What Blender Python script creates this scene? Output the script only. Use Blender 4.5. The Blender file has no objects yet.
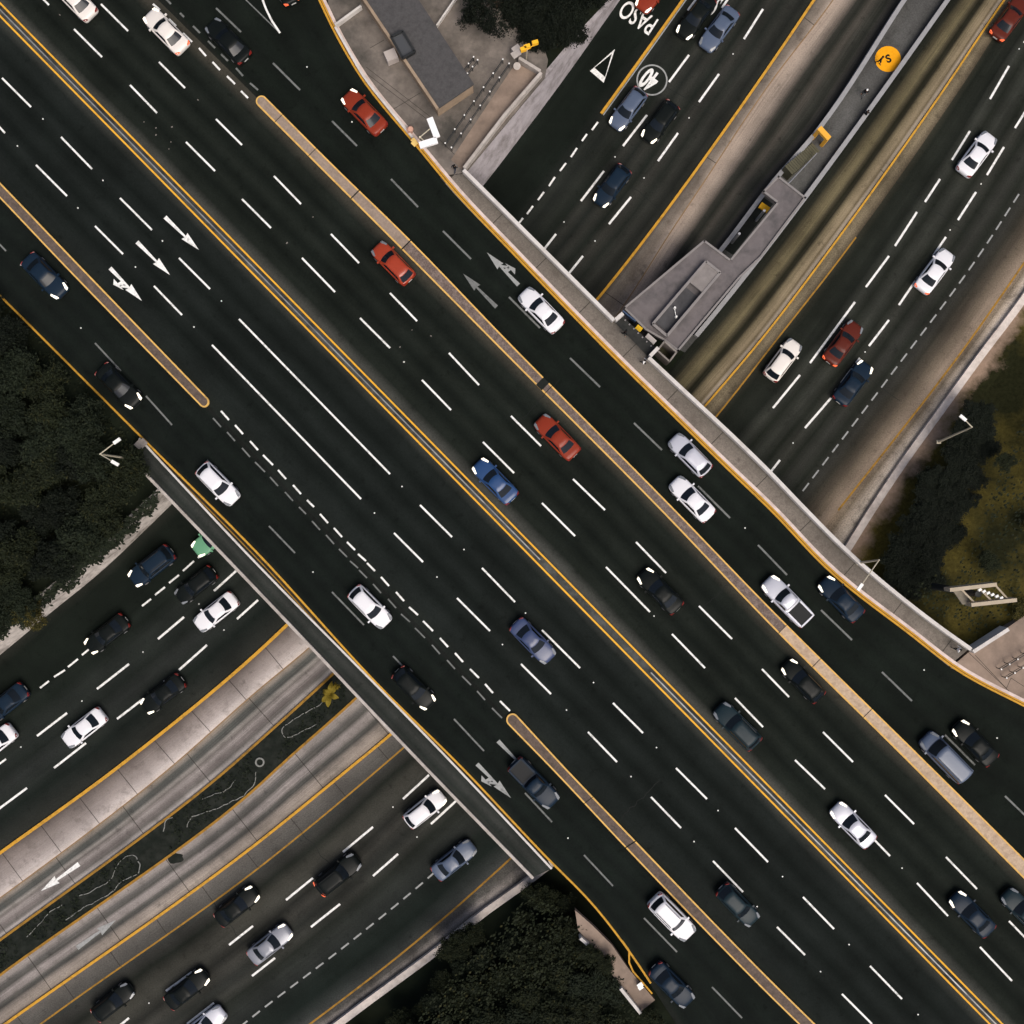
import bpy, bmesh, math, random
from mathutils import Vector, Matrix, noise
random.seed(7)
S = bpy.context.scene
COL = S.collection
CAMZ, ZD = 110.5, 6.5            # drone height, overpass level (metres above the lower road)
DIST = CAMZ - ZD

# ---------------------------------------------------------------- layout helpers
def P(x, y, z=0.0):
    """map position (decimetre plan grid of the survey at overpass level) -> world point lying at height z"""
    k = (CAMZ - z) / DIST / 10.0
    return Vector(((x - 512) * k, (512 - y) * k, z))

def PL(pts, z=0.0): return [P(p[0], p[1], z) for p in pts]

def spline(pts, n):
    """chord-length Catmull-Rom through pts, n samples evenly spaced"""
    m = len(pts)
    if m == 2:
        fine = [pts[0].lerp(pts[1], i / 40) for i in range(41)]
    else:
        t = [0.0]
        for a, b in zip(pts, pts[1:]): t.append(t[-1] + max((b - a).length, 1e-4) ** 0.9)
        tg = []
        for i in range(m):
            if i == 0: tg.append((pts[1] - pts[0]) / (t[1] - t[0]))
            elif i == m - 1: tg.append((pts[-1] - pts[-2]) / (t[-1] - t[-2]))
            else:
                d0 = (pts[i] - pts[i-1]) / (t[i] - t[i-1]); d1 = (pts[i+1] - pts[i]) / (t[i+1] - t[i])
                w = (t[i] - t[i-1]) / (t[i+1] - t[i-1]); tg.append(d0 * (1 - w) + d1 * w)
        fine = []
        for i in range(m - 1):
            h = t[i+1] - t[i]
            for k in range(24):
                s = k / 24
                fine.append(pts[i] * (2*s**3 - 3*s*s + 1) + tg[i] * h * (s**3 - 2*s*s + s)
                            + pts[i+1] * (-2*s**3 + 3*s*s) + tg[i+1] * h * (s**3 - s*s))
        fine.append(pts[-1])
    L = [0.0]
    for a, b in zip(fine, fine[1:]): L.append(L[-1] + (b - a).length)
    out = []; j = 0
    for i in range(n):
        d = L[-1] * i / (n - 1)
        while j < len(L) - 2 and L[j+1] < d: j += 1
        f = (d - L[j]) / max(L[j+1] - L[j], 1e-6)
        out.append(fine[j].lerp(fine[j+1], min(max(f, 0), 1)))
    return out

def offs(path, d):
    """offset a polyline sideways (to its left) by d metres, mitred"""
    out = []
    n = len(path)
    for i in range(n):
        a = path[max(i-1, 0)]; b = path[i]; c = path[min(i+1, n-1)]
        d0 = (b - a).xy if i > 0 else (c - b).xy
        d1 = (c - b).xy if i < n-1 else (b - a).xy
        d0 = d0.normalized(); d1 = d1.normalized()
        n0 = Vector((-d0.y, d0.x)); n1 = Vector((-d1.y, d1.x))
        m = (n0 + n1)
        if m.length < 1e-3: m = n0.copy()
        m.normalize()
        k = 1 / max(m.dot(n0), 0.45)
        out.append(Vector((b.x + m.x*d*k, b.y + m.y*d*k, b.z)))
    return out

def ni(line, x, y, z=0.0):
    q = P(x, y, z); return min(range(len(line)), key=lambda i: (line[i].xy - q.xy).length)
def arcpos(ref, acc, p, hint):
    best = (1e9, 0)
    for i in range(max(hint-14, 0), min(hint+14, len(ref)-1)):
        a, b = ref[i].xy, ref[i+1].xy; d = b - a; t = max(0, min(1, (p.xy - a).dot(d)/max(d.dot(d), 1e-9)))
        e = (p.xy - a - d*t).length
        if e < best[0]: best = (e, acc[i] + (acc[i+1]-acc[i])*t)
    return best[1]

class MB:
    def __init__(s): s.v = []; s.f = []; s.uv = {}; s.mi = []
    def add(s, vs, fs, mi=0):
        o = len(s.v); s.v += [Vector(v) for v in vs]
        for f in fs: s.f.append([o + i for i in f]); s.mi.append(mi)
    def quad(s, a, b, c, d): s.add([a, b, c, d], [(0, 1, 2, 3)])
    def prism(s, poly, z0, z1):
        n = len(poly)
        area = sum(poly[i].x*poly[(i+1)%n].y - poly[(i+1)%n].x*poly[i].y for i in range(n))
        if area < 0: poly = poly[::-1]
        vs = [Vector((p.x, p.y, z0)) for p in poly] + [Vector((p.x, p.y, z1)) for p in poly]
        fs = [tuple(range(n-1, -1, -1)), tuple(range(n, 2*n))]
        fs += [(i, (i+1) % n, n + (i+1) % n, n + i) for i in range(n)]
        s.add(vs, fs)
    def path(s, pts, w, z0, z1, off=0.0, zrel=False):
        """box section following a path; off shifts it to the left of the path"""
        l = offs(pts, off + w/2); r = offs(pts, off - w/2); n = len(pts)
        vs = []
        for a, b, p in zip(l, r, pts):
            zb = p.z if zrel else 0
            vs += [(a.x, a.y, z0+zb), (b.x, b.y, z0+zb), (b.x, b.y, z1+zb), (a.x, a.y, z1+zb)]
        fs = [(0, 1, 2, 3)]
        for i in range(n-1):
            o = 4*i
            for k in range(4):
                fs.append((o+k, o+4+k, o+4+(k+1) % 4, o+(k+1) % 4))
        o = 4*(n-1); fs.append((o+3, o+2, o+1, o))
        s.add(vs, fs)
    def box(s, c, sx, sy, sz, rz=0.0, mi=0):
        """box standing with its base centre at c"""
        cs, sn = math.cos(rz), math.sin(rz); vs = []
        for z in (0, sz):
            for x, y in ((-1,-1),(1,-1),(1,1),(-1,1)):
                X, Y = x*sx/2, y*sy/2
                vs.append((c[0]+X*cs-Y*sn, c[1]+X*sn+Y*cs, c[2]+z))
        s.add(vs, [(3,2,1,0),(4,5,6,7),(0,1,5,4),(1,2,6,5),(2,3,7,6),(3,0,4,7)], mi)
    def tube(s, a, b, r0, r1=None, n=10):
        a = Vector(a); b = Vector(b); r1 = r0 if r1 is None else r1
        d = (b-a).normalized(); u = d.orthogonal().normalized(); w = d.cross(u)
        vs = []
        for p, r in ((a, r0), (b, r1)):
            for k in range(n):
                t = 2*math.pi*k/n; vs.append(p + u*math.cos(t)*r + w*math.sin(t)*r)
        fs = [tuple(range(n-1,-1,-1)), tuple(range(n, 2*n))] + [(k, (k+1)%n, n+(k+1)%n, n+k) for k in range(n)]
        s.add(vs, fs)
    def mesh(s, name, mats, org=Vector((0,0,0)), smooth=False):
        me = bpy.data.meshes.new(name)
        me.from_pydata([v - org for v in s.v], [], s.f)
        for m in (mats if isinstance(mats, (list, tuple)) else [mats]): me.materials.append(m)
        for p, k in zip(me.polygons, s.mi): p.material_index = k; p.use_smooth = smooth
        if s.uv:
            lay = me.uv_layers.new(name='UVMap')
            for lp in me.loops: lay.data[lp.index].uv = s.uv.get(lp.vertex_index, (0, 0))
        me.validate(); me.update()
        return me

def link(name, me, parent=None, loc=(0,0,0)):
    o = bpy.data.objects.new(name, me); COL.objects.link(o)
    o.location = loc
    if parent: o.parent = parent
    return o

def struct(name, mb, m, parent=None):
    o = link(name, mb.mesh(name, m), parent)
    o['kind'] = 'structure'
    return o

def tag(o, label, cat, group=None, kind=None):
    o['label'] = label; o['category'] = cat
    if group: o['group'] = group
    if kind: o['kind'] = kind
    return o

def thing(name, label, cat, loc=(0,0,0), group=None, rz=0.0):
    o = bpy.data.objects.new(name, None); COL.objects.link(o)
    o.location = loc; o.rotation_euler.z = rz; o.empty_display_size = 0.3
    return tag(o, label, cat, group)

def part(name, mb, m, root, label=None, smooth=False, world=True):
    """part in world coordinates under an unrotated root (or local ones with world=False)"""
    org = Vector((0,0,0))
    if world:
        q = root
        while q: org += Vector(q.location); q = q.parent
    o = link(name, mb.mesh(name, m, org, smooth), root)
    if label: o['label'] = label
    return o

def single(name, mb, m, label, cat, group=None, smooth=False):
    xs = [v.x for v in mb.v]; ys = [v.y for v in mb.v]; zs = [v.z for v in mb.v]
    org = Vector(((min(xs)+max(xs))/2, (min(ys)+max(ys))/2, min(zs)))
    o = link(name, mb.mesh(name, m, org, smooth), None, org)
    return tag(o, label, cat, group)

# ---------------------------------------------------------------- materials
def lin(c): c /= 255.0; return c/12.92 if c <= 0.04045 else ((c+0.055)/1.055)**2.4
GAIN = 0.96
def C(r, g, b): return (lin(r)*GAIN, lin(g)*GAIN, lin(b)*GAIN, 1)

def nodes(name):
    m = bpy.data.materials.new(name); m.use_nodes = True
    nt = m.node_tree; b = nt.nodes['Principled BSDF']
    return m, nt, b
def N(nt, typ, **kw):
    n = nt.nodes.new(typ)
    for k, v in kw.items(): setattr(n, k, v)
    return n
def mixc(nt, fac, a, b, mode='MIX'):
    n = nt.nodes.new('ShaderNodeMix'); n.data_type = 'RGBA'; n.blend_type = mode
    for sock, val in ((n.inputs[0], fac), (n.inputs[6], a), (n.inputs[7], b)):
        if isinstance(val, (int, float)) or isinstance(val, tuple): sock.default_value = val
        else: nt.links.new(val, sock)
    return n.outputs[2]
def ramp(nt, src, stops, interp='LINEAR'):
    r = nt.nodes.new('ShaderNodeValToRGB'); r.color_ramp.interpolation = interp
    e = r.color_ramp.elements
    while len(e) > 1: e.remove(e[-1])
    e[0].position = stops[0][0]; e[0].color = stops[0][1]
    for p, c in stops[1:]:
        k = e.new(p); k.color = c
    nt.links.new(src, r.inputs[0]); return r.outputs[0]
def bw(v): return (v, v, v, 1)
def worldnoise(nt, scale, detail=4, rough=0.6, vec=None):
    n = N(nt, 'ShaderNodeTexNoise'); n.inputs['Scale'].default_value = scale
    n.inputs['Detail'].default_value = detail; n.inputs['Roughness'].default_value = rough
    if vec is None:
        g = N(nt, 'ShaderNodeNewGeometry'); vec = g.outputs['Position']
    nt.links.new(vec, n.inputs['Vector']); return n.outputs['Fac']

def simple(name, c, rough=0.6, spec=0.3, metal=0.0, var=0.0, scale=1.5, dirt=None, dirtamt=0.5, coat=0.0):
    m, nt, b = nodes(name)
    b.inputs['Roughness'].default_value = rough; b.inputs['Specular IOR Level'].default_value = spec
    b.inputs['Metallic'].default_value = metal; b.inputs['Coat Weight'].default_value = coat
    b.inputs['Coat Roughness'].default_value = 0.08
    col = c
    if var > 0:
        f = worldnoise(nt, scale, 6, 0.65)
        col = mixc(nt, ramp(nt, f, [(0.3, bw(0)), (0.7, bw(1))]), tuple(x*(1-var) for x in c[:3])+(1,), tuple(min(x*(1+var), .92) for x in c[:3])+(1,))
    if dirt:
        f = worldnoise(nt, scale*0.35, 8, 0.7)
        f2 = ramp(nt, f, [(0.45, bw(0)), (0.68, bw(dirtamt))])
        col = mixc(nt, f2, col, dirt)
    if isinstance(col, tuple): b.inputs['Base Color'].default_value = col
    else: nt.links.new(col, b.inputs['Base Color'])
    return m

def roadmat(name, stops, streak=0.35, grain=0.3, patch=0.25, joint=None, spec=0.04, rough=0.85, stainc=None, bumpy=True):
    """surface worn along the direction of travel: u (0..1) across, v (metres) along"""
    m, nt, b = nodes(name)
    b.inputs['Roughness'].default_value = rough; b.inputs['Specular IOR Level'].default_value = spec
    uv = N(nt, 'ShaderNodeUVMap'); sep = N(nt, 'ShaderNodeSeparateXYZ'); nt.links.new(uv.outputs[0], sep.inputs[0])
    # slight wander of the wheel tracks
    wob = N(nt, 'ShaderNodeTexNoise'); wob.noise_dimensions = '1D'; wob.inputs['Scale'].default_value = 0.06
    nt.links.new(sep.outputs['Y'], wob.inputs['W'])
    ma = N(nt, 'ShaderNodeMath', operation='MULTIPLY_ADD'); nt.links.new(wob.outputs['Fac'], ma.inputs[0])
    ma.inputs[1].default_value = 0.05; ma.inputs[2].default_value = -0.025
    ad = N(nt, 'ShaderNodeMath', operation='ADD'); nt.links.new(sep.outputs['X'], ad.inputs[0]); nt.links.new(ma.outputs[0], ad.inputs[1])
    col = ramp(nt, ad.outputs[0], stops)
    mp = N(nt, 'ShaderNodeMapping'); mp.inputs['Scale'].default_value = (42, 0.11, 1); nt.links.new(uv.outputs[0], mp.inputs['Vector'])
    s1 = worldnoise(nt, 1.0, 6, 0.65, mp.outputs[0])
    sfac = ramp(nt, worldnoise(nt, .11, 3, .5), [(.36, bw(.15)), (.62, bw(1))])
    col = mixc(nt, sfac, col, mixc(nt, 1.0, col, ramp(nt, s1, [(0.28, bw(1-streak)), (0.5, bw(1)), (0.74, bw(1+streak))]), 'MULTIPLY'))
    oil = worldnoise(nt, .9, 7, .7)
    col = mixc(nt, 1.0, col, ramp(nt, oil, [(.30, bw(.62)), (.42, bw(1)), (1, bw(1))]), 'MULTIPLY')
    p1 = worldnoise(nt, 0.16, 6, 0.6)
    col = mixc(nt, 1.0, col, ramp(nt, p1, [(0.3, bw(1-patch)), (0.7, bw(1+patch))]), 'MULTIPLY')
    g1 = worldnoise(nt, 7.0, 3, 0.8)
    col = mixc(nt, 1.0, col, ramp(nt, g1, [(0.3, bw(1-grain)), (0.7, bw(1+grain))]), 'MULTIPLY')
    if stainc:
        q = worldnoise(nt, 0.5, 9, 0.72)
        col = mixc(nt, ramp(nt, q, [(0.52, bw(0)), (0.72, bw(0.7))]), col, stainc)
    if joint:
        mo = N(nt, 'ShaderNodeMath', operation='MODULO'); nt.links.new(sep.outputs['Y'], mo.inputs[0]); mo.inputs[1].default_value = joint
        lt = N(nt, 'ShaderNodeMath', operation='LESS_THAN'); nt.links.new(mo.outputs[0], lt.inputs[0]); lt.inputs[1].default_value = 0.09
        mu = N(nt, 'ShaderNodeMath', operation='MULTIPLY'); nt.links.new(lt.outputs[0], mu.inputs[0]); mu.inputs[1].default_value = 0.75
        col = mixc(nt, mu.outputs[0], col, C(45, 42, 38))
    nt.links.new(col, b.inputs['Base Color'])
    if bumpy:
        bp = N(nt, 'ShaderNodeBump'); bp.inputs['Strength'].default_value = 0.25; bp.inputs['Distance'].default_value = 0.02
        nt.links.new(g1, bp.inputs['Height']); nt.links.new(bp.outputs[0], b.inputs['Normal'])
    return m

def paintmat(name, c, worn, amt=0.6, sc=3.0):
    m, nt, b = nodes(name)
    b.inputs['Roughness'].default_value = 0.7; b.inputs['Specular IOR Level'].default_value = 0.1
    f = worldnoise(nt, sc, 8, 0.75)
    f2 = worldnoise(nt, 0.25, 3, 0.5)
    mu = N(nt, 'ShaderNodeMath', operation='MULTIPLY'); nt.links.new(ramp(nt, f, [(0.45, bw(0)), (0.66, bw(1))]), mu.inputs[0])
    nt.links.new(ramp(nt, f2, [(0.3, bw(amt*0.25)), (0.7, bw(amt))]), mu.inputs[1])
    nt.links.new(mixc(nt, mu.outputs[0], c, worn), b.inputs['Base Color'])
    return m

def emit(name, c, strength, base=(0.6,0.6,0.6,1)):
    m, nt, b = nodes(name); b.inputs['Base Color'].default_value = base
    b.inputs['Emission Color'].default_value = c; b.inputs['Emission Strength'].default_value = strength
    return m

BLK = C(27, 31, 29)
def lanes(n, dark, mid, edge0=None, edge1=None, w=0.05, oil=None):
    """n lanes side by side: two darker wheel tracks per lane, lighter lane edges"""
    st = []
    for i in range(n):
        a = i/n; k = 1/n
        st += [(a+0.01*k, mid), (a+0.24*k, dark), (a+0.5*k, oil or mid), (a+0.76*k, dark)]
    st.append((0.995, mid))
    if edge0: st = [q for q in st if q[0] > w*1.1]; st += [(0.0, edge0), (w*.45, edge0), (w*1.1, mid)]
    if edge1: st = [q for q in st if q[0] < 1-w*1.1]; st += [(1.0, edge1), (1-w*.45, edge1), (1-w*1.1, mid)]
    st.sort(key=lambda s: s[0])
    return st

A_D, A_M = C(24, 28, 27), C(33, 37, 37)
M_dk_swf = roadmat('asphalt_frontage_west', lanes(2, C(19,23,21), C(22,27,24), C(29,32,29), C(26,28,26), 0.07), 0.10, 0.26, 0.24)
M_dk_swm = roadmat('asphalt_main_west', lanes(3, C(19,23,21), C(27,31,29), C(28,32,29), C(52,54,50), 0.10), 0.12, 0.26, 0.24)
M_dk_nem = roadmat('asphalt_main_east', lanes(3, C(19,23,20), C(28,32,28), C(64,65,61), C(58,56,49), 0.12), 0.12, 0.26, 0.24)
M_dk_nef = roadmat('asphalt_frontage_east', lanes(2, C(19,23,20), C(22,27,23), C(28,30,27), C(23,27,23), 0.05), 0.10, 0.26, 0.24)
K1, K2, K3 = C(21,26,22), C(25,30,26), C(45,46,41)
M_lo_nw_ne = roadmat('asphalt_lower_north', [(0,K2),(.05,K1),(.20,K1),(.25,C(30,33,30)),(.28,C(39,42,38)),(.33,C(30,33,30)),(.40,C(35,38,34)),(.47,C(27,31,27)),(.52,C(46,47,43)),(.58,C(30,33,30)),(.63,C(46,47,43)),(.70,C(28,32,28)),(.76,C(48,48,44)),(.83,C(33,36,32)),(.88,C(44,45,41)),(.94,C(30,32,29)),(1,C(44,45,40))], 0.20, 0.3, 0.28)
M_lo_nw_sw = roadmat('asphalt_lower_west', [(0,C(35,37,33)),(.05,K1),(.24,K1),(.28,C(28,33,29)),(.34,K2),(.42,C(33,37,34)),(.5,C(35,39,36)),(.58,C(28,32,29)),(.66,C(37,40,38)),(.75,C(35,39,36)),(.82,C(24,29,26)),(.90,C(33,36,33)),(1,C(43,44,40))], 0.18, 0.3, 0.28)
M_lo_se_ne = roadmat('asphalt_lower_east', [(0,C(45,45,37)),(.05,C(29,32,27)),(.12,C(33,36,31)),(.19,C(27,30,26)),(.25,C(50,52,47)),(.31,C(31,34,29)),(.38,C(50,52,47)),(.45,C(31,34,29)),(.51,C(52,53,48)),(.57,C(31,34,29)),(.64,C(47,48,44)),(.71,C(33,36,31)),(.78,C(47,47,43)),(.82,C(46,45,39)),(.88,C(70,64,55)),(.93,C(104,94,81)),(.97,C(124,111,97)),(1,C(130,116,100))], 0.24, 0.3, 0.25)
M_lo_se_sw = roadmat('asphalt_lower_south', [(0,C(55,57,53)),(.04,C(49,49,46)),(.10,C(29,32,28)),(.16,C(52,52,47)),(.22,C(57,57,52)),(.30,C(35,36,33)),(.36,C(52,52,48)),(.44,C(39,41,38)),(.5,C(50,51,47)),(.56,C(33,36,32)),(.64,C(39,42,39)),(.72,C(35,38,36)),(.78,C(26,31,28)),(.88,C(24,30,27)),(.94,C(41,45,43)),(1,C(60,62,60))], 0.2, 0.3, 0.3)
M_apron_ne = roadmat('concrete_apron_north', [(0, C(61,57,51)), (.25, C(104,97,88)), (.6, C(112,103,93)), (.9, C(140,129,117)), (1, C(153,141,127))], .2, .22, .35, 18.0, stainc=C(58,51,44))
M_apron_sw = roadmat('concrete_apron_west', [(0, C(78,72,68)), (.25, C(112,104,99)), (.6, C(141,133,128)), (.85, C(171,163,158)), (1, C(192,180,171))], .16, .16, .25, 5.1, stainc=C(86,79,74))
M_brt1_ne = roadmat('concrete_bus_lane_north', [(0, C(156,141,126)), (.14, C(149,136,123)), (.26, C(112,103,94)), (.36, C(50,50,45)), (.46, C(37,39,34)), (.58, C(69,66,60)), (.68, C(54,54,49)), (.8, C(43,45,40)), (.9, C(67,65,60)), (1, C(46,46,43))], .34, .22, .2, None)
M_brt1_sw = roadmat('concrete_bus_lane_west', [(0, C(135,122,106)), (.10, C(119,113,105)), (.18, C(79,80,76)), (.30, C(73,74,71)), (.38, C(129,125,119)), (.46, C(104,99,95)), (.56, C(133,127,123)), (.68, C(106,100,97)), (.80, C(95,92,88)), (.90, C(148,143,139)), (1, C(138,131,124))], .42, .24, .3, 9.0, stainc=C(84,81,76))
M_brt2_ne = roadmat('concrete_bus_lane_east', [(0, C(26,29,24)), (.16, C(33,34,28)), (.30, C(81,75,57)), (.42, C(96,89,67)), (.5, C(62,58,45)), (.56, C(31,31,23)), (.63, C(38,37,29)), (.70, C(103,94,74)), (.82, C(126,114,92)), (.88, C(96,86,67)), (.92, C(138,128,112)), (1, C(132,122,108))], .38, .25, .25, None)
M_brt2_sw = roadmat('concrete_bus_lane_south', [(0, C(142,135,129)), (.12, C(132,126,121)), (.22, C(88,86,83)), (.32, C(75,74,70)), (.40, C(134,128,124)), (.5, C(127,121,117)), (.58, C(78,77,73)), (.64, C(66,66,63)), (.74, C(127,119,111)), (.86, C(139,130,120)), (1, C(115,105,94))], .42, .24, .3, 9.0, stainc=C(84,81,76))
M_shld_ne = roadmat('shoulder_north', [(0, C(96,88,69)), (.5, C(110,100,81)), (1, C(72,65,53))], .35, .4, .4, stainc=C(50,46,36))
M_shld_sw = roadmat('shoulder_south', [(0, C(93,90,85)), (.5, C(81,79,75)), (1, C(69,68,64))], .3, .3, .25, 6.0)
M_walk_e = roadmat('worn_footway_east', [(0, C(118,104,88)), (.3, C(104,94,80)), (.55, C(148,137,123)), (.8, C(166,156,143)), (1, C(150,140,126))], .35, .45, .5, stainc=C(64,58,48))
M_walk_s = roadmat('worn_footway_south', [(0, C(66,65,60)), (.4, C(84,82,78)), (.7, C(134,128,122)), (1, C(100,96,91))], .4, .45, .6, stainc=C(38,40,36))
M_side_ne = roadmat('sidewalk_slabs', [(0, C(118,110,101)), (.5, C(112,105,97)), (.85, C(100,95,88)), (1, C(74,71,66))], .1, .25, .25, 6.2, stainc=C(80,74,67))
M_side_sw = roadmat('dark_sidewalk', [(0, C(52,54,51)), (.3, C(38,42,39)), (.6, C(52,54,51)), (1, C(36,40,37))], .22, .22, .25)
M_plat = roadmat('platform_paving', [(0, C(66,66,64)), (.5, C(80,80,78)), (1, C(68,68,66))], .12, .25, .3, stainc=C(50,54,48))

M_white = paintmat('white_paint', (.76,.76,.73,1), C(84,87,83), .8)
M_whitef = paintmat('faded_white_paint', C(112,114,112), C(48,51,49), .9)
M_yel = paintmat('yellow_paint', C(194,146,52), C(116,90,48), .75, 2.0)
M_yelf = paintmat('faded_yellow_paint', C(150,112,44), C(70,60,40), .9, 1.6)
M_yelk = paintmat('pale_yellow_kerb_paint', C(214,172,96), C(132,108,70), .65, 1.6)
M_black = paintmat('black_lettering', C(24,26,24), C(40,40,30), .3)
M_orange = paintmat('amber_disc_paint', C(232,160,22), C(196,130,20), .5)
M_conc = simple('pale_concrete', C(172,165,158), .8, .15, var=.15, dirt=C(118,108,98), dirtamt=.5)
M_conc2 = simple('grey_concrete', C(132,126,120), .8, .15, var=.18, dirt=C(92,85,78), dirtamt=.6)
M_medc = simple('brown_concrete', C(96,84,76), .85, .1, var=.3, scale=5, dirt=C(66,60,56), dirtamt=.7)
M_medlight = simple('pale_pink_concrete', C(180,159,136), .85, .1, var=.16, scale=5, dirt=C(136,116,98), dirtamt=.7)
M_medtan = simple('tan_concrete', C(142,127,114), .85, .1, var=.16, scale=4, dirt=C(108,96,86), dirtamt=.5)
M_meddark = simple('speckled_concrete', C(98,86,80), .85, .1, var=.45, scale=7, dirt=C(150,136,128), dirtamt=.5)
M_coping = simple('light_coping', C(198,194,189), .8, .15, var=.08, dirt=C(150,144,136), dirtamt=.5)
M_wallw = simple('whitewashed_wall', C(168,162,164), .85, .1, var=.12, dirt=C(110,105,102), dirtamt=.8)
M_wallr = simple('rough_retaining_wall', C(184,177,170), .9, .1, var=.2, dirt=C(84,78,70), dirtamt=.85)
M_plaza = simple('plaza_paving', C(112,105,98), .85, .1, var=.28, scale=.6, dirt=C(62,61,57), dirtamt=.85)
M_plazat = simple('tan_plaza_paving', C(136,120,107), .85, .1, var=.18, scale=.7, dirt=C(98,88,79), dirtamt=.7)
M_roof = simple('grey_roof_felt', C(76,75,75), .9, .1, var=.12, scale=6, dirt=C(58,58,58), dirtamt=.6)
M_sroof = simple('station_roof_membrane', C(104,99,99), .85, .1, var=.1, scale=1.2, dirt=C(66,66,66), dirtamt=.7)
M_tanw = simple('tan_wall', C(150,132,112), .85, .1, var=.1, dirt=C(110,98,84), dirtamt=.5)
M_dark = simple('dark_void', C(30,33,30), .8, .1, var=.2)
M_steel = simple('galvanised_steel', C(170,170,172), .4, .5, .6, var=.1)
M_dsteel = simple('dark_steel', C(50,52,52), .5, .4, .5)
M_lampm = simple('pale_lamp_metal', C(178,170,150), .5, .3, .2)
M_stud = simple('stud_white', (.75,.75,.72,1), .4, .4)
M_soil = simple('dark_soil', C(28,32,28), .95, .05, var=.25, scale=2, dirt=C(48,50,46), dirtamt=.7)
M_stone = simple('white_border_stone', C(126,127,122), .8, .1, var=.3, scale=5)
M_earth = simple('upper_ground', C(26,31,23), .95, .03, var=.2, scale=.5, dirt=C(36,37,23), dirtamt=.5)
def slope_mat():
    m, nt, b = nodes('grassy_slope')
    b.inputs['Roughness'].default_value = .95; b.inputs['Specular IOR Level'].default_value = .03
    uv = N(nt, 'ShaderNodeUVMap'); sep = N(nt, 'ShaderNodeSeparateXYZ'); nt.links.new(uv.outputs[0], sep.inputs[0])
    n1 = worldnoise(nt, .35, 7, .65); n2 = worldnoise(nt, .09, 5, .6); n3 = worldnoise(nt, 3, 4, .8)
    grass = mixc(nt, ramp(nt, n2, [(.4, bw(0)), (.62, bw(1))]), C(36,37,22), C(92,82,38))
    grass = mixc(nt, 1.0, grass, ramp(nt, n3, [(.3, bw(.6)), (.7, bw(1.5))]), 'MULTIPLY')
    ad = N(nt, 'ShaderNodeMath', operation='MULTIPLY_ADD'); nt.links.new(n1, ad.inputs[0]); ad.inputs[1].default_value = 5.0
    nt.links.new(sep.outputs['X'], ad.inputs[2])
    dirtf = ramp(nt, ad.outputs[0], [(0, bw(1))])
    mr = N(nt, 'ShaderNodeMapRange'); nt.links.new(ad.outputs[0], mr.inputs[0])
    mr.inputs[1].default_value = 3.0; mr.inputs[2].default_value = 4.3; mr.inputs[3].default_value = 1; mr.inputs[4].default_value = 0
    dirt = mixc(nt, n3, C(124,104,86), C(172,148,128))
    nt.links.new(mixc(nt, mr.outputs[0], grass, dirt), b.inputs['Base Color'])
    return m
M_slope = slope_mat()

# ---------------------------------------------------------------- ground and lower road
NS = 90
def ribbon(mb, lines, us, t0=0.0, t1=1.0, z=0.0):
    """sheet through several splines (each a list of NS points)"""
    i0, i1 = round(t0*(NS-1)), round(t1*(NS-1)); nc = len(lines); o = len(mb.v)
    rows = range(i0, i1+1); ref = lines[nc//2]; acc = [0.0]
    for a, b in zip(ref, ref[1:]): acc.append(acc[-1] + (b-a).length)
    for r, i in enumerate(rows):
        for k in range(nc):
            p = lines[k][i]; mb.uv[len(mb.v)] = (us[k], arcpos(ref, acc, p, i))
            mb.v.append(Vector((p.x, p.y, z + p.z)))
    for r in range(len(rows)-1):
        for k in range(nc-1):
            a = o + r*nc + k
            f = [a, a+1, a+nc+1, a+nc]
            # keep faces upward
            p, q, s_ = mb.v[f[0]], mb.v[f[1]], mb.v[f[2]]
            if (q-p).cross(s_-p).z < 0: f = f[::-1]
            mb.f.append(f); mb.mi.append(0)
    return mb
def lo(*pts): return spline(PL(pts, 0), NS)
la = lo((705,-115),(660,-56),(620,0),(559,86),(520,138),(483,186),(172,504),(96,576),(54,610),(0,655),(-90,725))
lb = lo((765,-115),(724,-58),(683,0),(604,110),(560,170),(520,222),(200,556),(142,606),(92,647),(40,688),(0,720),(-90,790))
lc = lo((806,-115),(763,-55),(727,0),(689,55),(647,115),(604,171),(556,234),(236,571),(184,617),(129,664),(67,713),(-40,797),(-90,836))
ld = lo((850,-115),(807,-55),(769,0),(719,74),(678,133),(631,197),(583,256),(256,602),(207,645),(147,696),(86,743),(27,788),(-90,877))
le = lo((890,-115),(852,-57),(814,0),(768,68),(632,256),(596,301),(288,624),(256,654),(117,768),(0,853),(-90,918))
lf = lo((910,-115),(870,-56),(833,0),(768,86),(700,188),(672,230),(622,308),(310,647),(256,692),(170,768),(0,898),(-90,962))
lg = lo((980,-115),(940,-57),(901,0),(809,138),(768,185),(720,248),(650,330),(333,674),(256,744),(229,768),(0,940),(-90,1005))
lh = lo((1030,-115),(988,-56),(949,0),(805,200),(761,258),(700,334),(353,701),(282,764),(256,788),(0,975),(-90,1042))
li = lo((1085,-115),(1045,-57),(1004,0),(940,95),(825,256),(768,331),(704,407),(391,734),(351,767),(256,844),(5,1024),(-90,1092))
lj = lo((1098,-115),(1058,-57),(1018,0),(956,95),(842,256),(774,343),(724,407),(418,735),(380,768),(256,870),(60,1010),(-90,1120))
lk = lo((1132,-115),(1093,-57),(1052,0),(1009,66),(970,131),(917,212),(866,287),(810,363),(773,408),(429,775),(373,827),(313,878),(253,926),(166,991),(50,1080),(-60,1160))
ll = lo((1172,-115),(1135,-57),(1100,0),(1004,147),(958,220),(899,305),(860,358),(805,428),(769,473),(456,801),(398,854),(340,904),(275,958),(189,1022),(90,1098),(0,1165))
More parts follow.
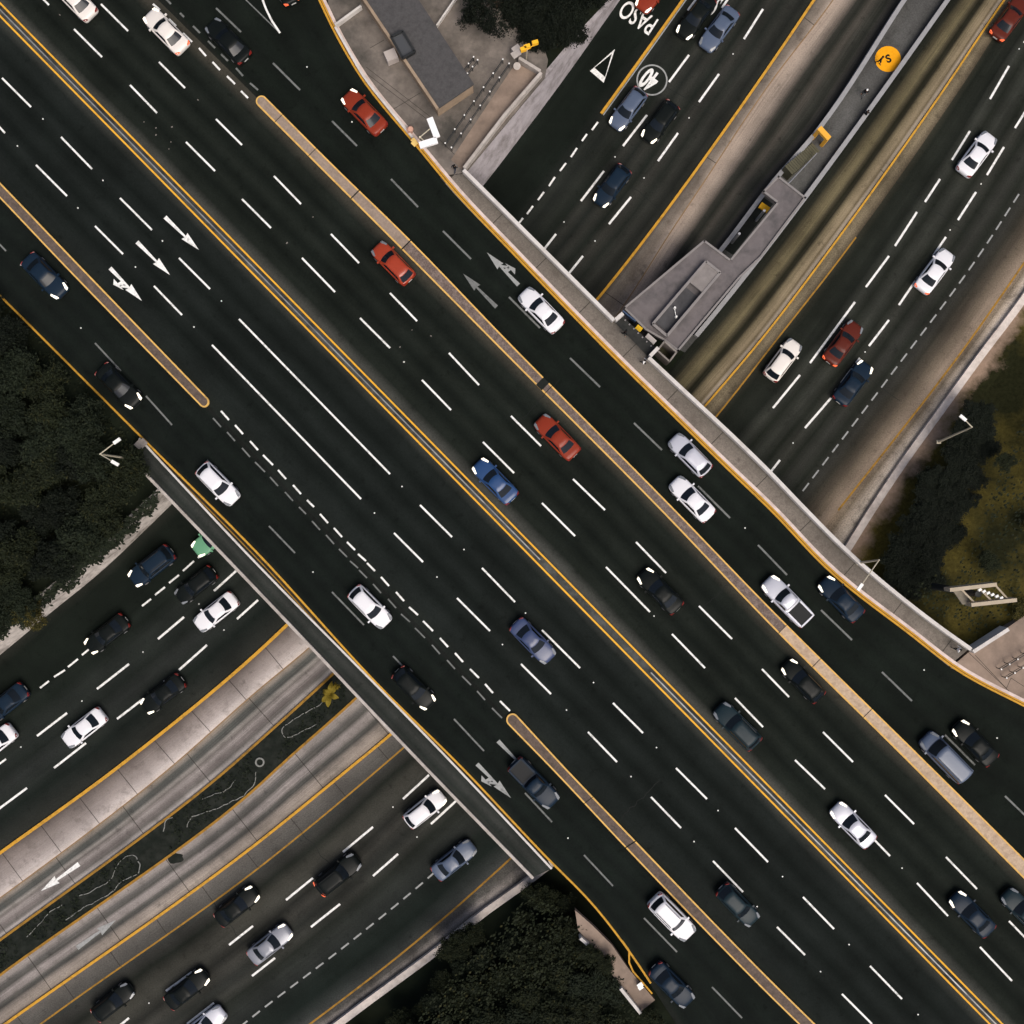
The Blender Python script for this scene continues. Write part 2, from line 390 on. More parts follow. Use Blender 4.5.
lm = lo((1215,-115),(1178,-57),(1140,10),(1019,194),(982,251),(890,376),(799,496),(482,829),(427,879),(340,950),(256,1014),(150,1096),(60,1165))
ln = lo((1270,-115),(1230,-57),(1180,30),(1024,263),(968,343),(840,508),(825,527),(510,859),(406,950),(310,1024),(200,1105),(120,1165))
loo = lo((1295,-115),(1255,-57),(1205,30),(1060,238),(1018,300),(975,357),(938,408),(897,465),(862,518),(844,547),(815,590),(528,876),(482,909),(436,946),(363,1000),(310,1040),(180,1135),(120,1180))

g = MB(); g.quad((-400,-400,-.06),(400,-400,-.06),(400,400,-.06),(-400,400,-.06))
ground = struct('ground', g, M_earth)

def lerpl(A, B, t): return [a.lerp(b, t) for a, b in zip(A, B)]
def carriage(name, lines, m_ne, m_sw, z=0.0):
    mb = MB(); us = [i/(len(lines)-1) for i in range(len(lines))]
    ribbon(mb, lines, us, 0, .5, z); o = struct(name, mb, m_ne)
    mb = MB(); ribbon(mb, lines, us, .5, 1, z); o2 = struct(name, mb, m_sw)
    return o, o2
roadN, roadN2 = carriage('lower_road', [la, lb, lc, ld, le], M_lo_nw_ne, M_lo_nw_sw)
carriage('concrete_apron', [le, lf], M_apron_ne, M_apron_sw, .004)
carriage('bus_lane', [lf, lg], M_brt1_ne, M_brt1_sw)
carriage('bus_lane', [lh, li], M_brt2_ne, M_brt2_sw)
carriage('road_shoulder', [li, lj], M_shld_ne, M_shld_sw, .004)
roadS, roadS2 = carriage('lower_road', [lj, lk, ll, lm, ln], M_lo_se_ne, M_lo_se_sw)
carriage('footway', [ln, loo], M_walk_e, M_walk_s, .004)

# ---------------------------------------------------------------- terrain beside the cutting (at overpass level)
topW = [P(x,y,z) for x,y,z in ((720,-110,2),(655,-58,2),(613,0,3.2),(580,36,4.4),(546,76,6.3),(505,119,6.3),(462,172,6.3),(156,496,6.3),(80,565,6.3),(44,596,6.3),(0,630,6.3),(-90,700,6.3))]
topW = spline(topW, NS)
far = [p + Vector((-90, 75, 0)) for p in topW]
for p in far: p.z = 6.3
mid = [p + Vector((-9, 8, 0)) for p in topW]
for p in mid: p.z = min(p.z + .6, 6.3)
mb = MB(); ribbon(mb, [topW, mid, far], [0, 12, 110]); struct('terrain', mb, M_earth)
wall = MB()                                                     # battered retaining wall
ribbon(wall, [la, topW], [0, 1]); back = [p + Vector((-.35,.3,0)) for p in topW]
ribbon(wall, [topW, back], [0, 1])
wallpart = wall
def rangewall(t0, t1, name, m, label):
    w = MB(); ribbon(w, [la, topW], [0,1], t0, t1)
    bk = [p + Vector((-.3,.26,.05)) for p in topW]; tp = [p + Vector((0,0,.05)) for p in topW]
    ribbon(w, [topW, tp], [0,1], t0, t1); ribbon(w, [tp, bk], [0,1], t0, t1)
    ribbon(w, [bk, [p + Vector((-.3,.26,-6)) for p in topW]], [0,1], t0, t1)
    w.uv = {}
    return single(name, w, m, label, 'retaining wall')
rangewall(0, .42, 'retaining_wall', M_wallw, 'tall whitewashed retaining wall below the kiosk plaza, beside the PASO lane')
rangewall(.42, 1, 'retaining_wall', M_wallr, 'rough stained retaining wall under the overhanging thicket on the left')

# east/south embankment: low wall, then a slope up to overpass level
loo3 = loo
emb = MB(); cols = []; us = []
for d, z in ((.0, .4), (2.5, 1.0), (6, 2.6), (11, 4.7), (17, 6.0), (24, 6.25), (110, 6.25)):
    c = []
    for i, p in enumerate(offs(loo3, d + .4)):
        q = p.copy(); h = z
        if 1 < d < 30: h += .5*noise.noise(Vector((p.x*.12, p.y*.12, 3)))
        q.z = min(h, 6.3); c.append(q)
    cols.append(c); us.append(d)
ribbon(emb, cols, us, 0, .5); struct('embankment', emb, M_slope)
emb = MB(); ribbon(emb, cols, us, .5, 1); struct('embankment', emb, M_earth)
w = MB(); w.path(loo3[:NS//2], .75, -.05, .55, off=.30)
M_wlow = simple('pale_wall_top', C(205,195,186), .85, .1, var=.12, scale=2, dirt=C(138,124,112), dirtamt=.6)
single('retaining_wall', w, M_wlow, 'low pale retaining wall along the right edge of the lower road under the olive slope', 'retaining wall')
w = MB(); w.path(loo3[NS//2:], .75, -.05, .6, off=.32)
single('retaining_wall', w, M_wlow, 'low broken white wall at the foot of the bottom thicket, half hidden by leaves', 'retaining wall')

# ---------------------------------------------------------------- overpass
def dk(*pts): return spline(PL(pts, ZD), NS)
d0 = dk((-120,178),(0,297),(150,447),(256,553),(380,688),(461,768),(545,857),(592,905),(622,943),(654,990),(700,1062),(780,1190))
d2 = dk((-120,68),(0,190),(210,408),(507,717),(815,1030),(940,1156))
d5 = dk((-120,-112),(0,10),(500,516),(1000,1029),(1120,1153))
d8 = dk((-10,-170),(120,-38),(262,103),(400,243),(512,353),(670,512),(768,614),(922,768),(1024,869),(1150,995))
d10 = dk((215,-170),(285,-70),(318,0),(336,37),(363,82),(416,147),(456,195),(512,254),(617,362),(672,416),(724,467),(768,509),(830,573),(908,634),(958,672),(1024,707),(1240,815))
rb = lambda lines, m: struct('overpass_road', ribbon(MB(), lines, [i/(len(lines)-1) for i in range(len(lines))]), m)
ov1 = rb([d0, lerpl(d0,d2,.5), d2], M_dk_swf); ov2 = rb([d2, lerpl(d2,d5,.5), d5], M_dk_swm)
ov3 = rb([d5, lerpl(d5,d8,.5), d8], M_dk_nem); ov4 = rb([d8, lerpl(d8,d10,.5), d10], M_dk_nef)

swo = PL([(140,467),(256,588),(428,769),(533,877)], ZD)           # outer edge of the west sidewalk
swi = PL([(140,438),(236,541),(458,768),(552,868)], ZD)
neo = PL([(465,174),(547,256),(614,322),(648,358),(768,473),(805.5,512),(850,556),(940,629),(968,649)], ZD)
bridge = thing('road_bridge', 'broad road bridge carrying the wide diagonal highway over the lower road', 'bridge', P(500,520,0))
sl = MB()
poly = PL([(140,467),(256,588),(428,769),(533,877),(560,850),(760,690),(968,649),(940,629),(850,557),(800,512),(768,473),(648,358),(614,322),(547,256),(465,174),(440,200),(260,330)], ZD)
sl.prism(poly, 5.3, 6.42); part('deck_slab', sl, M_conc2, bridge)
for fx in (.3, .5, .7):
    pr = MB(); c0 = lg[int(NS*.45)].lerp(lh[int(NS*.45)], .5); c1 = lg[int(NS*.56)].lerp(lh[int(NS*.56)], .5)
    q = c0.lerp(c1, (fx-.3)/.4); pr.tube((q.x,q.y,0), (q.x,q.y,5.3), .8, .8, 20); part('pier', pr, M_conc2, bridge)

def stripz(pts, z): return [Vector((p.x,p.y,z)) for p in pts]
# west sidewalk
swoS, swiS = spline(swo, NS), spline(swi, NS)
w = MB(); ribbon(w, [swoS, swiS], [0,1], z=.13); struct('sidewalk', w, M_side_sw)
w = MB(); w.path(swoS, .28, -.6, .42, off=.0, zrel=True); single('parapet_wall', w, M_conc, 'long pale parapet along the lower-left edge of the bridge', 'parapet')
w = MB(); w.path(swiS, .2, 0.001, .17, off=-.05, zrel=True)
single('kerb', w, M_coping, 'thin pale kerb between the dark sidewalk and the lower-left frontage lane', 'kerb')
w = MB(); gi = spline(PL([(140,437),(256,553),(380,688),(461,768),(547,859)], ZD), NS); ribbon(w, [swiS, gi], [0,1], z=-.012)
struct('gutter', w, simple('gutter_dirt', C(40,40,35), .95, .05, var=.4, scale=2, dirt=C(74,62,44), dirtamt=.6))
w = MB(); w.path(offs(gi, -.30)[4:], .1, -.012, .05, zrel=True); single('kerb', w, M_yelf, 'second thin rusty yellow line beside the lower-left bridge sidewalk', 'kerb')
# yellow edge lines of west side
kb = MB(); e0 = [p for p in d0]
kb.path(offs(d0, .12)[6:ni(d0,656,993,ZD)], .19, .0, .15, zrel=True)
single('kerb', kb, M_yel, 'worn yellow kerb line along the lower-left edge of the overpass', 'kerb')
# east sidewalk + kerb
neoS = spline(PL([(465,174),(547,256),(614,322),(648,357),(768,474),(805.5,512),(850,556),(940,629),(968,649)], ZD), NS)
nei = spline(PL([(440,178),(456,196),(512,254),(617,362),(672,416),(724,467),(768,509),(830,573),(908,634),(948,666)], ZD), NS)
w = MB(); ribbon(w, [nei, lerpl(nei, neoS, .5), neoS], [0,.5,1], z=.15); struct('sidewalk', w, M_side_ne)
w = MB(); w.path(d10[8:82], .40, .0, .17, off=.20, zrel=True)
single('kerb', w, M_yel, 'wide yellow painted kerb along the upper-right edge of the overpass', 'kerb')
w = MB(); w.path(d10[8:82], .30, .0, .20, off=.565, zrel=True)
w2 = MB(); w2.path(d10[8:82], .07, .0, .178, off=.225, zrel=True); single('kerb', w2, simple('rust_line', C(96,62,26), .9, .1, var=.3), 'thin rusty seam running along the wide yellow kerb, upper right', 'kerb')
single('kerb', w, simple('pink_white_kerb', C(206,190,182), .8, .1, var=.1, dirt=C(150,132,120), dirtamt=.6), 'pale pinkish kerb strip between yellow kerb and the upper-right sidewalk', 'kerb')
def parapet(pts, label, m=M_coping, wd=.36, h=1.0, name='parapet_wall'):
    w = MB(); q = PL(pts, ZD)
    if len(q) > 3: q = spline(q, 40)
    w.path(q, wd, -.7, h, zrel=True)
    return single(name, w, m, label, 'parapet')
parapet([(464,173),(547,256),(613,322)], 'straight pale parapet from the plaza corner to the station landing')
parapet([(614.5,321.5),(622,315)], 'short pale parapet return on the plaza side of the station landing')
parapet([(649,357.5),(657,349)], 'short pale parapet return on the far side of the station landing')
parapet([(647.5,359),(768,473),(805.5,512),(850,556),(940,629),(967,648)], 'long curving pale parapet from the station landing to the right-hand plaza')
parapet([(969,650.5),(1004,628)], 'short pale parapet turning away from the road at the right-hand plaza')

# corner plaza, right
w = MB(); w.prism(PL([(950,667.5),(968.5,651.5),(1004,629.5),(1040,604),(1130,600),(1130,752),(1060,720),(1024,702)], ZD), 5.4, 6.66)
struct('plaza', w, M_plazat)
jt = MB()
def stripe(mb, a, b, wd, z):
    A, B = P(a[0],a[1],z), P(b[0],b[1],z); d = (B-A).normalized(); n = Vector((-d.y, d.x, 0))*wd/2
    mb.quad(A-n, B-n, B+n, A+n)
for a, b in (((968,652),(1010,692)),((975,655),(1006,688)),((1004,694),(1011,678)),((1011,678),(1045,700))): stripe(jt, a, b, .05, 6.664)
M_jt = simple('joint_filler', C(58,55,51), .9, .1)
struct('paving_joint', jt, M_jt)
# railing on that plaza
def railing(a, b, z, n, label, off=.6, h=1.0, name='railing', m=M_dsteel):
    A, B = P(a[0],a[1],z), P(b[0],b[1],z); d = (B-A).normalized(); nn = Vector((-d.y,d.x,0))*off/2
    root = thing(name, label, 'railing', A.lerp(B,.5), 'railings')
    for sgn in (-1, 1):
        q = MB(); q.tube(A+nn*sgn+Vector((0,0,h)), B+nn*sgn+Vector((0,0,h)), .045); q.tube(A+nn*sgn+Vector((0,0,h*.55)), B+nn*sgn+Vector((0,0,h*.55)), .03)
        part('rail', q, m, root)
        for i in range(n):
            p = A.lerp(B, i/(n-1)) + nn*sgn; q = MB(); q.tube(p, p+Vector((0,0,h+.05)), .04); part('post', q, m, root)
            q = MB(); q.box(p+Vector((0,0,h+.05)), .13,.13,.05); part('post_cap', q, M_stud, root)
    return root
railing((999,672),(1040,647), 6.66, 6, 'double dark railing on the right-hand corner plaza', 1.0)

# medians ------------------------------------------------------------
def median(up, low, label, n=100, tips=(), z=ZD, secs=None, noseM=None):
    root = thing('traffic_median', label, 'traffic median', P(*[(a+b)/2 for a,b in zip(up[len(up)//2], low[len(low)//2])], z), 'raised medians on the overpass')
    U, Lw = spline(PL(up, z), n), spline(PL(low, z), n)
    kw = .15
    Ui = offs(U, -kw); Li = offs(Lw, kw); secs = secs or [(0, n-1, M_medc)]
    for a, b, mm in secs:
        core = MB(); ribbon_local(core, Ui[a:b+1], Li[a:b+1], .2)
        part('concrete_top', core, mm, root)
    for a, b in ((U, Ui), (Lw, Li)):
        q = MB()
        for i in range(n-1):
            q.add([a[i]+Vector((0,0,.225)), a[i+1]+Vector((0,0,.225)), b[i+1]+Vector((0,0,.225)), b[i]+Vector((0,0,.225)), a[i], a[i+1], b[i], b[i+1],],
                  [(0,1,2,3),(4,5,1,0),(7,6,3,2)])
        part('yellow_kerb', q, M_yelk, root)
    for end, t in tips:
        c = U[end].lerp(Lw[end], .5); r = (U[end]-Lw[end]).length/2; dirv = (U[end]-U[1 if end == 0 else -2]).normalized(); sid = (U[end]-Lw[end]).normalized()
        q = MB(); m = 14; ring = []
        for i in range(m+1):
            a = math.pi*i/m; ring.append(c + sid*math.cos(a)*r + dirv*math.sin(a)*r)
        inn = [c + (p-c)*((r-kw)/r) for p in ring]
        for i in range(m):
            q.add([ring[i]+Vector((0,0,.225)), ring[i+1]+Vector((0,0,.225)), inn[i+1]+Vector((0,0,.225)), inn[i]+Vector((0,0,.225)), ring[i], ring[i+1]], [(0,1,2,3),(4,5,1,0)])
        part('kerb_nose', q, M_yelk, root)
        q = MB(); q.add([p+Vector((0,0,.2)) for p in inn], [tuple(range(m+1))]); part('concrete_top', q, noseM or M_medc, root)
    return root, U, Lw
def ribbon_local(mb, A, B, dz):
    for i in range(len(A)-1):
        mb.quad(A[i]+Vector((0,0,dz)), A[i+1]+Vector((0,0,dz)), B[i+1]+Vector((0,0,dz)), B[i]+Vector((0,0,dz)))
median([(-120,61),(0,182),(71,256),(208,398)], [(-120,77),(0,198),(55,256),(201,406)], 'raised median with pale yellow kerbs ending beside the turn arrows, upper left', tips=((-1,1),))
med2,U2,L2 = median([(517,715),(566,768),(636,841),(768,977),(830,1038),(900,1108)], [(508,724),(551,768),(628,850),(768,994),(815,1040),(885,1112)], 'raised median with bright yellow kerbs starting after the short white dashes, lower middle', tips=((0,1),))
med3,U3,L3 = median([(266,98),(336,168),(406,236),(512,345.5),(677,512),(768,606),(932,768),(1024,859),(1100,935)], [(258,106),(330,178),(396,244),(512,361),(662,512),(768,623),(914,768),(1024,879),(1090,945)], 'long raised pinkish median between the main road and the upper-right frontage road', tips=((0,1),), noseM=M_medtan, secs=[(0,17,M_medtan),(17,62,M_meddark),(62,99,M_medlight)])
# broken joints in the medians
for U, L_, root, ks in ((U3, L3, med3, (2,6,11,17,34,62,66,72)), (U2, L2, med2, (20,31))):
    for k in ks:
        q = MB(); a, b = U[k]+Vector((0,0,.232)), L_[k]+Vector((0,0,.232)); d = Vector((1,-1,0)).normalized()*(.12 if k % 2 else .06)
        q.quad(a, a+d, b+d, b); part('joint_gap', q, M_dark, root)

k = ni(U3, 545, 380, ZD); a, b = U3[k]+Vector((0,0,.234)), L3[k]+Vector((0,0,.234)); d = Vector((1,-1,0)).normalized()*.8
q = MB(); q.quad(a, a+d, b+d, b); part('broken_gap', q, M_dark, med3)
# central barrier
M_yelc = paintmat('bright_yellow_paint', C(222,168,58), C(150,112,50), .5, 2.0)
M_rail = simple('weathered_rail', C(140,140,138), .5, .3, .3, var=.3, scale=.8, dirt=C(70,70,68), dirtamt=.8)
cb = thing('central_barrier', 'narrow central barrier with twin yellow kerbs and a steel guard rail', 'barrier', P(512,527,ZD))
cl = [P(x, 9.5+x*1.0185, ZD) for x in range(-110, 1120, 10)]
q = MB(); q.path(cl, .62, 0, .14, zrel=True); part('base', q, simple('barrier_base', C(78,79,76), .9, .1, var=.3, scale=1.2, dirt=C(38,40,37), dirtamt=.9), cb)
for s_ in (-1, 1):
    q = MB(); q.path(cl, .18, 0, .19, off=.45*s_, zrel=True); part('yellow_kerb', q, M_yelc, cb)
for a, b in ((0,66),(76,122)):
    q = MB(); q.path(cl[a:b], .13, .6, .72, zrel=True); q.path(cl[a:b], .05, .3, .6, zrel=True); part('guard_rail', q, M_rail, cb)
for i in range(0, len(cl), 3):
    if not (65 < i < 76):
        q = MB(); q.box(cl[i]+Vector((0,0,.14)), .14, .14, .48, math.radians(45)); part('rail_post', q, M_dsteel, cb)

# ---------------------------------------------------------------- markings
def marks(parent, dashes, wd, z, m, name='lane_markings'):
    mb = MB()
    for a, b, c, d in dashes: stripe(mb, (a,b), (c,d), wd, z)
    o = link(name, mb.mesh(name, m), parent); o['kind'] = 'structure'; return o
ZM = ZD + .006
A = [(2,78,31,107),(61,137,92,169),(120,198,152,230),(179,258,210,289),(239,319,390,474),(420,505,452,537),(482,568,515,602),(542,630,580,668),(613,703,643,733),(676,768,707,799),(735,828,768,862),(803,897,834,929),(870,966,902,999),(940,1036,968,1064)]
B = [(-20,106,5,133),(36,165,67,196),(95,226,123,254),(154,286,182,315),(212,345,361,499),(394,533,423,562),(457,598,490,631),(521,664,551,694),(588,732,617,762),(651,797,681,828),(713,861,743,892),(777,927,805,955),(842,994,872,1024)]
Cc = [(18,-26,49,5),(74,29,102,57),(130,85,157,113),(186,142,215,171),(242,199,271,228),(302,258,335,292),(360,318,390,348),(422,380,451,410),(483,442,514,473),(542,503,575,536),(606,567,650,612),(672,634,705,668),(735,698,763,727),(795,760,825,789),(860,825,890,856),(917,883,948,916),(980,947,1012,981)]
D = [(101,4,128,31),(159,62,185,88),(216,119,242,145),(274,176,301,204),(331,234,359,263),(390,293,417,321),(449,353,479,385),(511,416,541,446),(573,479,605,510),(636,542,666,573),(699,606,732,639),(762,669,789,697),(823,732,853,762),(885,795,914,824),(946,857,977,889),(1009,921,1040,953)]
E = [(216,8,241,32),(273,63,300,90),(332,121,357,146),(391,179,418,207),(443,231,471,259),(509,297,540,328),(570,358,600,387),(634,423,662,450),(698,486,730,518),(758,545,787,575),(821,610,852,640),(882,672,912,701),(945,735,975,765),(1005,796,1032,822)]
F = [(-22,222,6,251),(25,262,41,280),(95,343,121,371),(146,396,172,425),(207,460,234,488),(269,526,295,553),(332,592,364,625),(393,656,412,676),(454,719,484,751),(525,793,552,822),(584,855,613,886),(644,918,677,952),(712,987,742,1018)]
SD = [(221,411,229,420),(235,425,243,434),(250,441,258,450),(263,455,273,465),(278,470,286,479),(293,485,301,494),(307,500,314,507),(320,514,328,523),(334,528,342,537),(347,542,355,550),(358,554,366,561),(367,563,375,571),(381,577,389,586),(396,592,404,601),(409,607,418,615),(423,621,433,631),(440,638,448,647),(455,653,463,662),(470,669,479,678),(485,684,493,693),(500,701,510,711)]
SN = [(153,4,160,10),(169,19,176,26),(183,33,192,42),(199,48,206,56),(212.5,62,220,70),(227,76,235,84),(241,91,248,98),(139,-10,146,-3)]
SNf = [(180,13,184,17),(193,26,200,33),(208,41,215,48),(221,54,228,61),(236,68,243,76),(250,83,258,90),(165,-2,171,4)]
marks(ov2, A+B+SD, .19, ZM, M_white)
marks(ov1, F, .17, ZM, M_whitef); marks(ov1, [(a-8,b+7,c-8,d+7) for a,b,c,d in SD], .15, ZM, M_whitef)
marks(ov3, Cc+D+SN, .19, ZM, M_white)
marks(ov4, E+SNf, .19, ZM, M_whitef)
marks(ov4, [(262,-2,266,9),(266,9,272,21),(272,21,280,33)], .2, ZM+.003, M_white); marks(ov4, [(243,-3,279,32)], .12, ZM, M_whitef)
def arrow(parent, tail, tip, z, m, turn=0, wd=.42, k=1.0):
    T, H = P(tail[0],tail[1],z), P(tip[0],tip[1],z); d = (H-T); L = d.length; d = d.normalized(); n = Vector((-d.y, d.x, 0))
    mb = MB(); hl = .40*L; hw = .42*k
    mb.quad(T - n*wd*.5, T + d*(L-hl) - n*wd*.22, T + d*(L-hl) + n*wd*.22, T + n*wd*.5)
    b0 = T + d*(L-hl)
    mb.add([b0 - n*hw - d*.12, H, b0 + n*hw - d*.12, b0], [(0,1,3),(3,1,2)])
    if turn:
        s = n*turn; c = T + d*L*.42 + Vector((0,0,.0005))
        mb.quad(c - d*.2, c + d*.25, c + d*.1 + s*.55, c - d*.3 + s*.5)
        mb.quad(c + d*.95, c + d*.6, c - d*.05 + s*.45, c + d*.15 + s*.6)
        e = c - d*.15 + s*.5
        mb.add([e + d*.75 + s*.05, e - d*.75 - s*.02, e - d*.35 + s*.42], [(0,1,2)])
    # consistent upward normals
    for i, f in enumerate(mb.f):
        p, q2, r = [mb.v[j] for j in f[:3]]
        if (q2-p).cross(r-p).z < 0: mb.f[i] = f[::-1]
    o = link('road_arrow', mb.mesh('road_arrow', m), parent); o['kind'] = 'structure'
arrow(ov2, (165,217), (199,250), ZM, M_white); arrow(ov2, (137,242), (170,275), ZM, M_white); arrow(ov2, (110,268), (142,301), ZM, M_white, turn=-1)
M_whiteg = paintmat('grey_white_paint', C(150,152,150), C(70,72,70), .7)
arrow(ov4, (496.5,307), (463,273.5), ZM, M_whitef); arrow(ov4, (518.5,285), (487,252.5), ZM, M_whiteg, turn=-1)
arrow(ov1, (498,741), (531,775), ZM, M_whiteg); arrow(ov1, (477,764), (511,798), ZM, M_whiteg, turn=-1)
ZL = .008
blane = [o for o in bpy.data.objects if o.name.startswith('bus_lane')]
arrow(blane[1], (79,864), (41,891), ZL, M_white, wd=.5, k=1.1); arrow(blane[3], (77,948), (116,920), ZL, M_whiteg, wd=.5, k=1.1)
# lower carriageways
marks(roadN, [(598,122,592,130),(587,134,582,141),(577,148,571,157),(566,163,560,171),(555,177,549,186),(544,192,538,200),(533,206,527,214),(523,218,519,223)], .2, ZL, M_white)
marks(roadN, [(735,-12,722,8),(689,55,669,82),(647,115,623,146),(604,171,581,201),(556,234,538,257),(763,9,744,39),(719,74,699,102),(678,133,658,161),(631,197,609,224),(583,256,566,277)], .23, ZL, M_white)
marks(roadN2, [(236,571,214,591),(184,617,158,639),(129,664,97,689),(67,713,37,736),(258,600,237,619),(207,645,179,670),(147,696,117,719),(86,743,54,768),(27,788,-4,811)], .23, ZL, M_white)
marks(roadN2, [(202,554,198,558),(194,561,183,571),(179,575,169,583),(165,587,155,595),(151,599,142,606),(93,646,82,655),(78,659,68,667),(65,670,54,677),(49,681,40,688),(7,713,-5,721),(6,759,-6,768)], .2, ZL, M_white)
marks(roadS, [(1009,66,990,99),(970,131,952,160),(940,179,925,202),(917,212,895,246),(889,256,866,287),(855,302,810,363),(800,375,773,408),(1040,18,1024,43),(1030,104,1015,128),(1004,147,987,175),(976,192,958,220),(946,237,933,256),(918,277,899,305),(889,320,869,346),(860,358,841,383),(831,398,805,428),(780,460,769,474)], .23, ZL, M_white)
sdm = []
tt = [(1019,194),(982,251),(890,376),(799,496)]
sp = spline([Vector((x,y,0)) for x,y in tt], 24)
for i in range(23):
    a, b = sp[i], sp[i].lerp(sp[i+1], .62); sdm.append((a.x,a.y,b.x,b.y))
marks(roadS, sdm, .17, ZL, M_whiteg)
marks(roadS2, [(429,775,403,799),(373,827,343,852),(313,878,286,900),(253,926,229,945),(192,972,166,991),(129,1018,108,1035),(456,801,431,824),(398,854,373,876),(340,904,311,927),(275,958,252,976),(214,1003,187,1024)], .23, ZL, M_white)
sp = spline([Vector((x,y,0)) for x,y in ((482,829),(427,879),(340,950),(256,1014),(235,1031))], 21)
marks(roadS2, [(sp[i].x, sp[i].y, sp[i].lerp(sp[i+1],.6).x, sp[i].lerp(sp[i+1],.6).y) for i in range(1,20)], .18, ZL, M_whiteg)
# yellow lines and kerbs of the lower road
def lkerb(line, t0, t1, wd, h, m, label, off=0, name='kerb', cat='kerb'):
    i0, i1 = round(t0*(NS-1)), round(t1*(NS-1)); w = MB(); w.path(line[i0:i1+1], wd, -.02, h, off=off)
    return single(name, w, m, label, cat)
lkerb(le, 0, .40, .27, .16, M_yel, 'yellow kerb dividing the PASO side carriageway from the tan bus lane')
lkerb(le, .52, 1, .33, .16, M_yel, 'thick yellow kerb above the pale concrete slabs, left side')
lkerb(li, 0, .40, .2, .16, M_yel, 'yellow kerb on the right of the station, beside the dark track bus lane')
lkerb(li, .52, 1, .28, .16, M_yel, 'yellow kerb below the second bus lane, lower left')
lkerb(lb, 0, ni(lb,604,110)/(NS-1), .3, .14, M_yel, 'short yellow kerb separating the PASO lane from the through lanes')
w = MB(); w.path(offs(lb, .26)[0:ni(lb,604,110)+1], .12, -.02, .1); single('kerb', w, M_whiteg, 'thin white edge strip beside the PASO lane yellow kerb', 'kerb')
w = MB()
for ln_, t0, t1, wd, m in ((lj,.25,.42,.17,0),(lj,.53,1,.18,0),(ln,0,.44,.2,0),(ln,.53,1,.2,0)):
    i0, i1 = round(t0*(NS-1)), round(t1*(NS-1)); L_, R_ = offs(ln_[i0:i1+1], wd/2), offs(ln_[i0:i1+1], -wd/2)
    ribbon_local(w, L_, R_, .009)
for i, f in enumerate(w.f):
    p, q2, r = [w.v[j] for j in f[:3]]
    if (q2-p).cross(r-p).z < 0: w.f[i] = f[::-1]
o = link('edge_lines', w.mesh('edge_lines', M_yelf), roadS); o['kind'] = 'structure'
w = MB(); ribbon_local(w, offs(lf, .06)[:], offs(lf, -.06), .010)
for i, f in enumerate(w.f):
    p, q2, r = [w.v[j] for j in f[:3]]
    if (q2-p).cross(r-p).z < 0: w.f[i] = f[::-1]
o = link('slab_edge', w.mesh('slab_edge', paintmat('tan_joint', C(134,108,78), C(90,76,60), .8)), roadN); o['kind'] = 'structure'
# white reflective studs in the gaps between dashes
def stud(parent, x, y, z):
    q = MB(); p = P(x,y,z); q.box(p, .12,.12,.035, .78); o = link('road_stud', q.mesh('road_stud', M_stud, p), parent, p); o['kind'] = 'structure'
for a, b in zip(A, A[1:]): stud(ov2, (a[2]+b[0])/2-3, (a[3]+b[1])/2-3, ZD)
for a, b in zip(B, B[1:]): stud(ov2, (a[2]+b[0])/2-3, (a[3]+b[1])/2-3, ZD)
for x, y in ((57,16),(148,403),(386,380)): pass
for x, y in ((307,67),(352,122),(745,528),(924,670),(997,738)): stud(ov4, x, y, ZD)
for x, y in ((81,328),(313,572),(568,838),(21,265)): stud(ov1, x, y, ZD)
for x, y in ((404,362),(654,616),(902,868)): stud(ov3, x, y, ZD)
for x, y in ((733,54),(689,118),(615,157),(644,178),(564,222),(595,241)): stud(roadN, x, y, 0)
for x, y in ((1019,49),(981,184),(950,230),(865,352),(835,390),(793,443)): stud(roadS, x, y, 0)
for x, y in ((199,604),(143,652),(164,681),(82,701),(224,630),(21,747)): stud(roadN2, x, y, 0)
for x, y in ((393,807),(417,837),(149,1003)): stud(roadS2, x, y, 0)
M_seam = simple('sealed_crack', C(17,21,19), .6, .15)
def crack(parent, a, b, z, wd=.05, amp=.25, seed=0):
    pts = spline([P(a[0],a[1],z), P(b[0],b[1],z)], 26); d = (pts[-1]-pts[0]).normalized(); n = Vector((-d.y,d.x,0)); mb = MB()
    pts = [p + n*noise.noise(Vector((i*.35, seed*7.3, 1.7)))*amp for i, p in enumerate(pts)]
    ribbon_local(mb, offs(pts, wd/2), offs(pts, -wd/2), .003)
    for i, f in enumerate(mb.f):
        p0_, p1_, p2_ = [mb.v[j] for j in f[:3]]
        if (p1_-p0_).cross(p2_-p0_).z < 0: mb.f[i] = f[::-1]
    o = link('sealed_crack', mb.mesh('sealed_crack', M_seam), parent); o['kind'] = 'structure'
for k, (par, z, a, b) in enumerate(((roadN,0,(560,150),(628,185)),(roadN,0,(600,165),(662,210)),(roadN,0,(640,70),(720,120)),(roadS,0,(800,330),(900,400)),(roadS,0,(880,170),(968,235)),(roadN2,0,(196,585),(232,640)),(roadN2,0,(110,640),(150,690)),(roadN2,0,(60,690),(92,735)),
    (roadS2,0,(300,830),(360,900)),(roadS2,0,(210,900),(262,965)),(ov2,ZD,(300,420),(330,390)),(ov3,ZD,(520,420),(560,380)),(ov3,ZD,(700,610),(735,580)),(ov2,ZD,(620,820),(660,780)))): crack(par, a, b, z, .05, .3, k)
